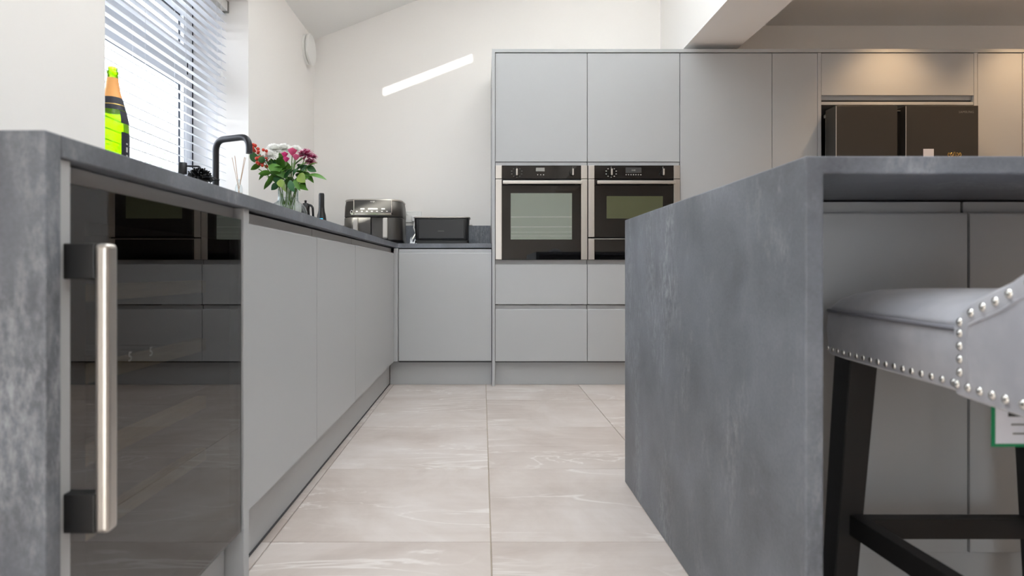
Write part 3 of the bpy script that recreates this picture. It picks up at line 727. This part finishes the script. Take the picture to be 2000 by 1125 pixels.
def stem(T, a, b, r=.0022, bow=.02):
    a, b = Vector(a), Vector(b); pts = []
    h = Vector((b.x - VX, b.y - VY, 0)); h = h.normalized() * min(.034, h.length * .4)
    nk = Vector((VX, VY, HT + .185)) + h; c1 = nk + Vector((h.x * .3, h.y * .3, .05))
    for k in range(5): pts.append(a.lerp(nk, k / 4))
    for k in range(1, 6):
        t = k / 5; pts.append(nk * (1 - t) ** 2 + c1 * 2 * t * (1 - t) + b * t * t)
    bm = NB(); tube(bm, pts, r, 6); mk('stem', bm, 'stem', T, smooth=True); return pts
random.seed(11)
def vbase(k): 
    a = k * 2.4; return (VX + .028 * math.cos(a), VY + .028 * math.sin(a), HT + .02)
def mum(T, c, rad, m1, m2, n=70, ax=(0, -.5, .9)):
    ax = Vector(ax).normalized(); q = ax.to_track_quat('Z', 'Y'); bmA, bmB = NB(), NB()
    for k in range(n):
        f = (k + .5) / n; th = k * 2.39996; ph = R(12 + 92 * f ** .8); ln = rad * (.62 + .42 * f) * random.uniform(.9, 1.08)
        d = q @ Vector((math.sin(ph) * math.cos(th), math.sin(ph) * math.sin(th), math.cos(ph)))
        s = d.cross(q @ Vector((0, 0, 1))).normalized() * rad * .085; up = s.cross(d).normalized() * rad * .05
        bm = bmA if random.random() < .6 else bmB; c_ = Vector(c)
        v = [bm.verts.new(p) for p in (c_ + d * rad * .08 - s * .5, c_ + d * rad * .08 + s * .5, c_ + d * ln * .7 + s + up, c_ + d * ln + up * .4, c_ + d * ln * .7 - s + up)]
        bm.faces.new(v)
    b = mk('petals', bmA, m1, T); mk('petals', bmB, m2, T)
def rose(T, c, rad, m1, n=5):
    c = Vector(c); bm = NB()
    for layer in range(3):
        rr_ = rad * (.38 + .3 * layer); hh = rad * (2.4 - .3 * layer)
        for k in range(n):
            a0 = k * 6.283 / n + layer * .6; rows = []
            for i in range(5):
                t = i / 4; row = []
                for j in range(5):
                    a = a0 + (j / 4 - .5) * 1.5; ra = rr_ * (.35 + .75 * math.sin(t * 1.7)) + rad * .18 * t * t * layer
                    z = hh * t * (1 - .10 * abs(j / 4 - .5) * 2)
                    row.append(bm.verts.new(c + Vector((ra * math.cos(a), ra * math.sin(a), z - rad * .7))))
                rows.append(row)
            for a, b in zip(rows, rows[1:]):
                for j in range(4): bm.faces.new((a[j], a[j + 1], b[j + 1], b[j]))
    mk('petals', bm, m1, T, smooth=True)
def flower(name, lab, px, py, dY, kindf, k, leaves=3, grp='stems of the bouquet in the vase'):
    c = WP(px, py, VY + dY); T = thing(name, lab, 'flower', vbase(k), grp)
    pts = stem(T, vbase(k), c)
    kindf(T, c)
    for i in range(leaves):
        p = pts[5 + i].lerp(pts[6 + i], random.random()); d = Vector((random.uniform(-1, 1), random.uniform(-1, .3), random.uniform(-.1, .6)))
        add_leaf(T, random.choice('aac'), p, d, random.uniform(.7, 1.0), random.uniform(-.6, .6))
wm = lambda r: (lambda T, c: mum(T, c, r, 'petw', 'petw', 150))
mmg = lambda r: (lambda T, c: mum(T, c, r, 'petm', 'petm2', 130))
flower('white_chrysanthemum', 'leftmost white chrysanthemum, lowest of the white blooms', 527, 305, -.02, wm(.043), 0)
flower('white_chrysanthemum', 'large white chrysanthemum above the red berries', 535, 293, .02, wm(.047), 1)
flower('white_chrysanthemum', 'white chrysanthemum at the top middle of the bouquet', 554, 292, .05, wm(.045), 2)
flower('white_chrysanthemum', 'white chrysanthemum half hidden behind the pink roses', 577, 294, .08, wm(.040), 3)
flower('pink_rose', 'hot pink rose on the left of the pink group', 556, 304, -.06, lambda T, c: rose(T, c, .0105, 'petp'), 4)
flower('pink_rose', 'tall soft pink rose in the middle of the bouquet', 571, 299, -.05, lambda T, c: rose(T, c, .0145, 'petr'), 5)
flower('pink_rose', 'low hot pink bud under the other pink roses', 559, 313, -.07, lambda T, c: rose(T, c, .010, 'petp'), 6)
flower('pink_rose', 'soft pink rose beside the purple chrysanthemum', 578, 309, -.07, lambda T, c: rose(T, c, .0115, 'petr'), 7)
flower('purple_chrysanthemum', 'purple and white chrysanthemum on the right of the bouquet', 597, 303, -.02, mmg(.046), 8)
flower('purple_chrysanthemum', 'smaller purple chrysanthemum low on the right edge', 606, 317, .0, mmg(.032), 9)
flower('purple_chrysanthemum', 'small purple chrysanthemum bloom at the far right tip', 612, 307, .03, mmg(.025), 10, 0)
def berries(T, c):
    bm = NB()
    for k in range(11):
        p = c + Vector((random.uniform(-.02, .02), random.uniform(-.018, .018), random.uniform(-.022, .022)))
        bmesh.ops.create_icosphere(bm, subdivisions=2, radius=random.uniform(.007, .0095), matrix=Matrix.Translation(p))
    mk('berries', bm, 'berry', T, smooth=True)
for k, (px, py, dY, lab) in enumerate(((499, 288, .0, 'red berry sprig at the top left of the bouquet'), (513, 303, -.04, 'red berry sprig beside the white chrysanthemums'), (510, 315, -.03, 'lowest red berry sprig on the left of the bouquet'))):
    flower('berry_sprig', lab, px, py, dY, berries, 11 + k, 1)
# leafy stems with placed leaves: (px, py, toward px, toward py, kind, scale)
fol = [('leafy_stem', 'dark leafy stem leaning left of the bouquet', 505, 330, [(505, 300, 512, 318, 'c', .9), (502, 318, 492, 300, 'c', 1.1), (510, 322, 496, 327, 'a', .9), (524, 334, 508, 345, 'a', .9), (534, 350, 524, 358, 'a', 1.0), (545, 358, 532, 368, 'c', .9), (520, 312, 508, 312, 'c', .9)]),
       ('leafy_stem', 'broad-leaved stem in the middle left of the bouquet', 535, 325, [(525, 322, 545, 335, 'a', 1.6), (530, 338, 518, 338, 'a', .9), (540, 340, 526, 352, 'a', 1.0), (545, 345, 553, 330, 'a', 1.1), (548, 350, 550, 370, 'b', .9), (556, 355, 556, 375, 'b', 1.0)]),
       ('eucalyptus_stem', 'round-leaved green stem at the front of the bouquet', 566, 330, [(562, 348, 566, 332, 'c', 1.1), (572, 346, 580, 330, 'c', 1.1), (566, 352, 570, 366, 'c', 1.1), (574, 352, 582, 366, 'a', .8), (584, 340, 596, 358, 'b', 1.2), (580, 330, 590, 320, 'a', .9)]),
       ('leafy_stem', 'pointed leafy stem reaching out to the right', 600, 335, [(602, 342, 626, 344, 'a', 1.25), (596, 330, 606, 322, 'a', 1.0), (592, 336, 604, 346, 'a', 1.0), (600, 326, 612, 332, 'c', .9), (588, 352, 596, 368, 'a', .8), (582, 345, 590, 336, 'a', 1.0)]),
       ('leafy_stem', 'leafy filler stem at the back of the bouquet', 572, 318, [(560, 322, 552, 312, 'a', 1.2), (575, 324, 584, 314, 'a', 1.2), (568, 338, 560, 326, 'a', 1.2), (552, 332, 542, 322, 'a', 1.1), (586, 334, 596, 326, 'c', 1.1), (540, 330, 530, 320, 'c', 1.1), (556, 342, 546, 336, 'a', 1.1)]),
       ('leafy_stem', 'dense low leafy stem at the vase neck', 565, 345, [(550, 348, 540, 340, 'a', 1.1), (574, 356, 586, 350, 'a', 1.1), (560, 362, 566, 348, 'a', 1.1), (552, 362, 544, 354, 'c', 1.0), (580, 362, 592, 366, 'a', .9), (570, 366, 576, 356, 'a', 1.0), (558, 350, 562, 338, 'c', 1.2)])]
for k, (nm, lab, px, py, lv_) in enumerate(fol):
    dY = (-.02, -.06, -.09, -.03, .04, -.05)[k]; c = WP(px, py, VY + dY); T = thing(nm, lab, 'foliage', vbase(14 + k), 'stems of the bouquet in the vase')
    stem(T, vbase(14 + k), c)
    for (a, b, a2, b2, kd, s_) in lv_:
        j = random.uniform(-.02, .02); p = WP(a, b, VY + dY + j); q_ = WP(a2, b2, VY + dY + j - random.uniform(.005, .03))
        add_leaf(T, kd, p, q_ - p, s_, random.uniform(-.5, .5) + (1.1 if kd != 'a' else .8))

# small black wine tools behind the vase
ox, oy = -1.0, 3.345
T = thing('wine_stopper', 'small black wine pump stopper on worktop behind the vase', 'stopper', (ox, oy, HT))
bm = NB(); lathe(bm, [(0, 0), (.026, 0), (.028, .01), (.026, .12), (.022, .17), (.024, .19), (.016, .203), (.006, .206), (.006, .214), (.008, .218), (0, .222)], (ox - .004, oy, HT), 20, False); mk('body', bm, 'black', T, smooth='a')
bm = NB(); tube(bm, fillet([(ox + .008, oy, HT + .196), (ox + .036, oy, HT + .19), (ox + .040, oy, HT + .11)], .018, 5), .0065, 10); mk('lever', bm, 'black', T, smooth=True)
ox, oy = -.85, 3.113
T = thing('electric_corkscrew', 'tall black electric corkscrew with blue light by the wall', 'corkscrew', (ox, oy, HT))
bm = NB(); lathe(bm, [(0, 0), (.025, 0), (.027, .006), (.0265, .06), (.026, .085), (.022, .115), (.0165, .135), (.0145, .16), (.0145, .222), (.0125, .230), (0, .232)], (ox, oy, HT), 28, False); mk('body', bm, 'black', T, smooth='a')
bm = NB(); a0, a1 = -125, -60
va = []
for z in (.062, .096):
    rr_ = .0268 if z < .09 else .0252
    va.append([bm.verts.new((ox + rr_ * math.cos(R(a0 + (a1 - a0) * k / 6)), oy + rr_ * math.sin(R(a0 + (a1 - a0) * k / 6)), HT + z)) for k in range(7)])
for k in range(6): bm.faces.new((va[0][k], va[0][k + 1], va[1][k + 1], va[1][k]))
mk('light_window', bm, 'blue', T, smooth=True)

# ------------------------------------------------------------------ air fryer
X0, X1, Y0, Y1 = -.952, -.545, 3.985, 4.31
T = thing('air_fryer', 'dark two-drawer air fryer with silver handles in the corner', 'air fryer', ((X0 + X1) / 2, 4.15, HT))
def stack(x0, x1, y0, y1, r, zs, corners=(1, 1, 1, 1)):
    bm = NB(); rings = []
    for z, ins in zs: rings.append([(x, y, z) for x, y in rr(x0 + ins, x1 - ins, y0 + ins, y1 - ins, r, 8, corners)])
    loft(bm, rings); return bm
mk('base', stack(X0 - .004, X1 + .006, Y0 + .02, Y1 + .006, .08, [(HT, .008), (HT + .006, 0), (HT + .02, 0), (HT + .024, .01)]), 'black', T, smooth='a')
mk('body', stack(X0 + .002, X1 - .002, Y0 + .03, Y1, .085, [(HT + .022, 0), (1.118, .002)]), 'black', T, smooth='a')
xm = (X0 + X1) / 2 - .004
for k, (xa, xb, cr) in enumerate(((X0, xm - .0015, (1, 0, 0, 1)), (xm + .0015, X1, (0, 1, 1, 0)))):
    d = mk('drawer', stack(xa, xb, Y0, Y1 - .08, .075, [(HT + .024, .006), (HT + .032, .0), (1.108, .003), (1.112, .006)], cr), 'fry', T, smooth='a')
    hx = (-.868, -.838) if k == 0 else (-.668, -.638)
    bm = NB(); zz = 1.106
    prism(bm, [(Y0 + .01, zz), (Y0 - .028, zz), (Y0 - .034, zz - .01), (Y0 - .034, .974), (Y0 - .028, .966), (Y0 + .01, .966)], lambda u, dd, z: (u, dd, z), hx[0], hx[1])
    bmesh.ops.bevel(bm, geom=bm.edges[:], offset=.003, segments=2, affect='EDGES'); mk('handle', bm, 'steel', d)
up = mk('upper_body', stack(X0, X1, Y0, Y1, .085, [(1.116, .004), (1.120, .002), (1.19, .005), (1.222, .010)]), 'fry', T, smooth='a')
mk('lid', stack(X0 + .006, X1 - .006, Y0 + .006, Y1 - .004, .085, [(1.223, .002), (1.230, 0), (1.236, .004), (1.240, .02)]), 'steel', T, smooth='a')
pxa, pxb, pz0, pz1 = -.866, -.614, 1.136, 1.228
pn = mk('control_panel', rbox(pxa, pxb, Y0 - .006, Y0 + .02, pz0, pz1, .003), 'fry', T)
bm = NB()
for q in ((pxa - .004, pxa + .001, pz0 - .008, pz1), (pxb - .001, pxb + .004, pz0 - .008, pz1), (pxa - .020, pxb + .004, pz0 - .010, pz0 + .005)): box(bm, q[0], q[1], Y0 - .010, Y0 + .006, q[2], q[3])
mk('trim', bm, 'chrome', pn)
bm = NB(); tube(bm, [(pxa - .017 + .008 * math.cos(R(a)), Y0 - .006, pz0 + .009 + .013 * math.sin(R(a))) for a in range(0, 361, 30)], .0028, 8, False); mk('button_ring', bm, 'chrome', pn, smooth=True)
bm = NB()
for k in range(7): 
    x = pxa + .018 + k * .034; box(bm, x - .006, x + .006, Y0 - .0068, Y0 - .005, pz0 + .013, pz0 + .018)
for x, w_ in ((-.81, .014), (-.74, .032), (-.67, .012)): box(bm, x - w_, x + w_, Y0 - .0068, Y0 - .005, pz0 + .028, pz0 + .036)
mk('panel_print', bm, 'mark', pn)
text_mesh('NINJA', .012, 'mark', 'brand_lettering', pn, (-.742, Y0 - .0066, 1.2135), (1, 0, 0), (0, 0, 1), .0003)

# ------------------------------------------------------------------ toaster
X0, X1, Y0, Y1 = -.470, -.088, 4.03, 4.21
T = thing('toaster', 'long black toaster on the back worktop beside the ovens', 'toaster', ((X0 + X1) / 2, 4.12, HT))
mk('base', stack(X0 + .006, X1 - .004, Y0 + .004, Y1 - .004, .02, [(HT + .006, .006), (HT + .010, 0), (HT + .028, 0), (HT + .031, .006)]), 'black', T, smooth='a')
mk('body', stack(X0 + .002, X1 - .002, Y0, Y1, .028, [(HT + .030, .010), (HT + .036, .006), (HT + .12, .003), (1.107, .0), (1.111, .004)]), 'toast', T, smooth='a')
mk('front_plate', rbox(X0 + .032, X1 - .035, Y0 + .0, Y0 + .012, HT + .040, 1.098, .004), 'toast', T)
rim = stack(X0 - .004, X1 + .004, Y0 - .003, Y1 + .003, .03, [(1.112, .003), (1.114, 0), (1.118, 0), (1.121, .004)]); mk('top_rim', rim, 'steel', T, smooth='a')
for yy in (4.085, 4.155):
    bm = NB(); box(bm, X0 + .04, X1 - .04, yy - .014, yy + .014, 1.120, 1.1235); mk('slot', bm, 'darkrec', T)
mk('top_lip', rbox(X0 + .10, X1 - .10, Y0 - .004, Y0 + .01, 1.104, 1.112, .002), 'toast', T)
lv_ = mk('lever', rbox(X1 - .004, X1 + .018, 4.10, 4.14, 1.066, 1.074, .002), 'steel', T)
for x, y in ((X0 + .02, Y0 + .02), (X1 - .02, Y0 + .02), (X0 + .02, Y1 - .02), (X1 - .02, Y1 - .02)):
    bm = NB(); lathe(bm, [(.012, 0), (.013, .004), (.012, .012)], (x, y, HT), 12); mk('foot', bm, 'chrome', T)
bm = NB(); box(bm, -.305, -.262, Y0 - .0008, Y0 + .002, 1.020, 1.0225); mk('logo_mark', bm, 'markd', T)

# wall socket and plug
T = thing('wall_socket', 'white double wall socket between air fryer and toaster', 'socket', (-.535, YB, 1.155))
mk('plate', rbox(-.60, -.456, YB - .010, YB, 1.112, 1.198, .003), 'white', T)
for x in (-.565, -.49): mk('switch', rbox(x - .006, x + .006, YB - .014, YB - .009, 1.168, 1.186, .0015), 'white', T)
T = thing('plug', 'white power plug in the socket beside the air fryer', 'plug', (-.505, YB - .012, 1.125))
mk('body', rbox(-.528, -.482, YB - .045, YB - .0105, 1.116, 1.160, .006), 'white', T)
bm = NB(); tube(bm, [(-.505, YB - .03, 1.118), (-.51, YB - .05, 1.07), (-.495, YB - .05, 1.03), (-.52, YB - .045, .985)], .005, 8); mk('cable', bm, 'white', T, smooth=True)

# ------------------------------------------------------------------ bar stool
SXc = .881
T = thing('bar_stool', 'grey velvet bar stool with silver nailhead trim and black legs', 'stool', (SXc, .86, 0))
def hw(y):
    if y >= .77: return .247 + (.207 - .247) * (y - .77) / (1.168 - .77)
    return .247 + (.269 - .247) * min(1, (.77 - y) / .115)
def outline(off=0, side=1):
    """left half from front corner to back centre"""
    pts = []
    yf = 1.168
    for k in range(6):
        a = R(90 + 90 * k / 5); pts.append((SXc - hw(yf) + .03 + (.03) * math.cos(a) , yf - .03 + .03 * math.sin(a)))
    for k in range(1, 13):
        y = (yf - .03) + (.655 - yf + .03) * k / 12; pts.append((SXc - hw(y), y))
    for k in range(1, 11):
        a = R(90 * k / 10); pts.append((SXc - hw(.655) * math.cos(a), .655 - .15 * math.sin(a)))
    return pts
half = outline(); full = half + [(2 * SXc - x, y) for x, y in half[-2::-1]]
CEN = Vector((SXc, .86))
def ring(ins, z, dome=0):
    out = []
    for x, y in full:
        v = Vector((x, y)) - CEN; L = v.length; v = v * ((L - ins) / L); out.append((CEN.x + v.x, CEN.y + v.y, z))
    return out
bm = NB(); loft(bm, [ring(.008, .586), ring(.001, .590), ring(0, .600), ring(-.004, .635), ring(-.001, .664), ring(.004, .6705)])
mk('seat', bm, 'velvet', T, smooth='a')
bm = NB(); loft(bm, [ring(.012, .668), ring(.003, .673), ring(.008, .682), ring(.022, .694), ring(.05, .706), ring(.09, .714), ring(.14, .718), ring(.2, .720)])
cu = mk('cushion', bm, 'velvet', T, smooth=True)
bm = NB(); tube(bm, [Vector(p) for p in ring(-.0005, .6715)], .0032, 6, False); mk('welt', bm, 'seam', cu, smooth=True)
# back: wraps the rear of the seat
bpth = []
for k in range(9): y = .772 + (.655 - .772) * k / 8; bpth.append(Vector((SXc - hw(y), y)))
for k in range(1, 13):
    a = R(90 * k / 12); bpth.append(Vector((SXc - hw(.655) * math.cos(a), .655 - .15 * math.sin(a))))
bpth = bpth + [Vector((2 * SXc - p.x, p.y)) for p in bpth[-2::-1]]
L = [0]
for a, b in zip(bpth, bpth[1:]): L.append(L[-1] + (b - a).length)
def topz(s):
    s = min(s, L[-1] - s)
    e = .692 + .010 * min(1, s / .02) + .45 * .26 * (1 - math.exp(-s / .26))
    t = min(1, max(0, (s - .08) / (L[-1] / 2 - .08))); return e + .22 * t * t * (3 - 2 * t)
NRM = []
for i in range(len(bpth)):
    d = (bpth[min(i + 1, len(bpth) - 1)] - bpth[max(i - 1, 0)]).normalized(); NRM.append(Vector((-d.y, d.x)) * -1 if Vector((-d.y, d.x)).dot(bpth[i] - CEN) < 0 else Vector((-d.y, d.x)))
bm = NB(); rings = []
for p, n_, s in zip(bpth, NRM, L):
    zt = topz(s); q = lambda o, z: (p.x + n_.x * o, p.y + n_.y * o, z)
    rings.append([q(.004, .584), q(.011, .588), q(.013, .60), q(.014, (.6 + zt) / 2), q(.014, zt - .02), q(.011, zt - .008), q(.0, zt), q(-.02, zt + .001), q(-.034, zt - .008), q(-.042, zt - .03), q(-.044, .66), q(-.02, .60)])
loft(bm, rings); bk = mk('backrest', bm, 'velvet', T, smooth='a')
# nails
bmn = NB(); bmesh.ops.create_uvsphere(bmn, u_segments=12, v_segments=8, radius=.0062)
for v in bmn.verts: v.co.y *= .6
nm_ = bpy.data.meshes.new('nail'); bmn.to_mesh(nm_); bmn.free(); nm_.materials.append(M['chrome'])
for f in nm_.polygons: f.use_smooth = True
def nail(par, pos, n2, sc=1.0):
    o = bpy.data.objects.new('nail', nm_); COL.objects.link(o); o.parent = par
    o.location = Vector(pos) - ORG[T.name]; o.rotation_euler = (0, 0, math.atan2(n2[1], n2[0]) + math.pi / 2); o.scale = (sc,) * 3
SEAT = [o for o in T.children if o.name.startswith('seat')][0]
sidep = [Vector(p) for p in half if p[1] >= .775]
sl = [0]
for a, b in zip(sidep, sidep[1:]): sl.append(sl[-1] + (b - a).length)
def along(P, Ls, s):
    for i in range(len(P) - 1):
        if Ls[i + 1] >= s: 
            t = (s - Ls[i]) / (Ls[i + 1] - Ls[i]); d = (P[i + 1] - P[i]).normalized(); return P[i].lerp(P[i + 1], t), d
    return P[-1], (P[-1] - P[-2]).normalized()
s = .01
while s < sl[-1]:
    p, d = along(sidep, sl, s); nrm = Vector((d.y, -d.x)); nrm = nrm if nrm.dot(p - CEN) > 0 else -nrm
    for sg in (1, -1):
        pp = Vector((p.x if sg > 0 else 2 * SXc - p.x, p.y)); nn = Vector((nrm.x * sg, nrm.y)); nail(SEAT, (pp.x + nn.x * .0005, pp.y + nn.y * .0005, .5985), nn, .85)
    s += .0225
x = SXc - hw(1.168) + .045
while x < SXc + hw(1.168) - .04:
    nail(SEAT, (x, 1.1685, .5985), (0, 1), .85); x += .0225
def bnail(s, z):
    p, d = along(bpth, L, s); nrm = Vector((d.y, -d.x)); nrm = nrm if nrm.dot(p - CEN) > 0 else -nrm
    nail(bk, (p.x + nrm.x * .0138, p.y + nrm.y * .0138, z), nrm, .95)
for sgn in (0, 1):
    for z in (.6175, .6345, .6515, .668): bnail(.012 if not sgn else L[-1] - .012, z)
s = .006
while s < L[-1] - .004: bnail(s, .601); s += .0232
s = .012
while s < L[-1] - .01: bnail(s, topz(s) - .021); s += .0232
for sgn in (0, 1):      # piping inside the nail line
    pts_ = []
    for s_, z_ in [(.028, .604), (.028, .64), (.028, .672)] + [(.032 + .012 * k, topz(.032 + .012 * k) - .035) for k in range(30)]:
        p, d = along(bpth, L, s_ if not sgn else L[-1] - s_); nrm = Vector((d.y, -d.x)); nrm = nrm if nrm.dot(p - CEN) > 0 else -nrm
        pts_.append((p.x + nrm.x * .0135, p.y + nrm.y * .0135, z_))
    bm = NB(); tube(bm, pts_, .0022, 6); mk('piping', bm, 'velvet', bk, smooth=True)
# legs and rails
def bar(pa, pb, wa, wb, name, par, da=None, db=None):
    bm = NB(); pa, pb = Vector(pa), Vector(pb); da = da or wa; db = db or wb
    ra = [(pa.x - wa / 2, pa.y - da / 2, pa.z), (pa.x + wa / 2, pa.y - da / 2, pa.z), (pa.x + wa / 2, pa.y + da / 2, pa.z), (pa.x - wa / 2, pa.y + da / 2, pa.z)]
    rb = [(pb.x - wb / 2, pb.y - db / 2, pb.z), (pb.x + wb / 2, pb.y - db / 2, pb.z), (pb.x + wb / 2, pb.y + db / 2, pb.z), (pb.x - wb / 2, pb.y + db / 2, pb.z)]
    loft(bm, [ra, rb]); bmesh.ops.recalc_face_normals(bm, faces=bm.faces); bmesh.ops.bevel(bm, geom=bm.edges[:], offset=.002, segments=1, affect='EDGES'); return mk(name, bm, 'blackwood', par)
for sg in (-1, 1):
    fx = lambda x: SXc + sg * (SXc - x)
    bar((fx(.676), 1.135, 0), (fx(.711), 1.12, .590), .040, .052, 'leg', T)
    bar((fx(.700), .54, 0), (fx(.735), .66, .590), .040, .052, 'leg', T)
def beam(pa, pb, w, h, name):
    bm = NB(); pa, pb = Vector(pa), Vector(pb); d = (pb - pa).normalized(); sd_ = d.cross(Vector((0, 0, 1))).normalized() * w / 2; up = Vector((0, 0, h / 2))
    loft(bm, [[p - sd_ - up, p + sd_ - up, p + sd_ + up, p - sd_ + up] for p in (pa, pb)]); mk(name, bm, 'blackwood', T)
beam((.70, 1.13, .258), (1.062, 1.13, .258), .022, .038, 'front_stretcher')
for sg in (-1, 1): beam((SXc + sg * .18, 1.115, .272), (SXc + sg * .158, .60, .272), .024, .038, 'side_stretcher')
beam((.728, .62, .272), (1.034, .62, .272), .022, .038, 'back_stretcher')
# care tag hanging below the seat
T2 = thing('swing_tag', 'white swing tag with green edge hanging under the stool seat', 'tag', (.72, .775, .515))
mk('card', rbox(.676, .80, .776, .7775, .521, .585, .0004, 1), 'paper', T2)
bm = NB(); box(bm, .672, .676, .7757, .7778, .517, .586); box(bm, .676, .80, .7757, .7778, .517, .521); mk('green_edge', bm, 'grn', T2)
bm = NB(); box(bm, .693, .76, .7752, .7761, .557, .5635); mk('dark_bar', bm, 'dispd', T2)
bm = NB(); box(bm, .697, .76, .7752, .7761, .5455, .5475); box(bm, .699, .76, .7752, .7761, .5335, .5355); mk('print_line', bm, 'markd', T2)

# ------------------------------------------------------------------ ceiling downlights over the fridge side; rear pair unseen, added as warm fill
for k, (x, y, lab, pw) in enumerate(((2.64, 3.52, 'round recessed downlight in flat ceiling above the fridge', 40), (3.47, 3.52, 'round recessed downlight in flat ceiling above the right tall cabinet', 40), (2.6, 1.6, 'unseen downlight in flat ceiling above the island, added as warm fill', 90), (4.3, 1.6, 'unseen downlight in flat ceiling near the right wall, added as warm fill', 90))):
    T = thing('downlight', lab, 'downlight', (x, y, 2.594), 'recessed ceiling downlights')
    bm = NB(); lathe(bm, [(.033, 0), (.045, 0), (.045, -.004), (.036, -.006), (.033, -.004), (.033, 0)], (x, y, 2.5935), 24, False); mk('bezel', bm, 'white', T, smooth='a')
    bm = NB(); lathe(bm, [(.0, -.001), (.033, -.001), (.033, -.0025), (0, -.0025)], (x, y, 2.5935), 20, False); mk('lens', bm, 'lampglow', T)
    l = bpy.data.lights.new('downlight_beam', 'SPOT'); l.energy = pw; l.color = (1, .66, .36); l.spot_size = R(95); l.spot_blend = .9; l.shadow_soft_size = .03
    o = bpy.data.objects.new('downlight_beam', l); COL.objects.link(o); o.parent = T; o.location = (0, 0, -.02)

# ------------------------------------------------------------------ small tree outside the window
random.seed(5); tc_ = Vector((-5.0, 9.0, 2.1))
T = thing('garden_tree', 'faint pale leafy tree outside behind the blind', 'tree', (tc_.x, tc_.y, -.2))
bm = NB(); tube(bm, [(tc_.x, tc_.y, -.2), (tc_.x + .05, tc_.y, 1.0), (tc_.x - .05, tc_.y + .05, 2.0)], [.05, .04, .02], 8); mk('trunk', bm, 'bark', T, smooth=True)
bm = NB()
for k in range(700):
    d = Vector((random.gauss(0, .45), random.gauss(0, .45), random.gauss(0, .38))); c = tc_ + d
    a = Vector((random.uniform(-1, 1), random.uniform(-1, 1), random.uniform(-1, 1))).normalized(); b = a.orthogonal().normalized()
    w_ = random.uniform(.018, .034); f_ = [bm.verts.new(c + q) for q in (a * -w_ * 1.6, b * w_ * .7, a * w_ * 1.6, b * -w_ * .7)]; bm.faces.new(f_)
o = mk('foliage', bm, 'treeleaf', T); o['kind'] = 'stuff'
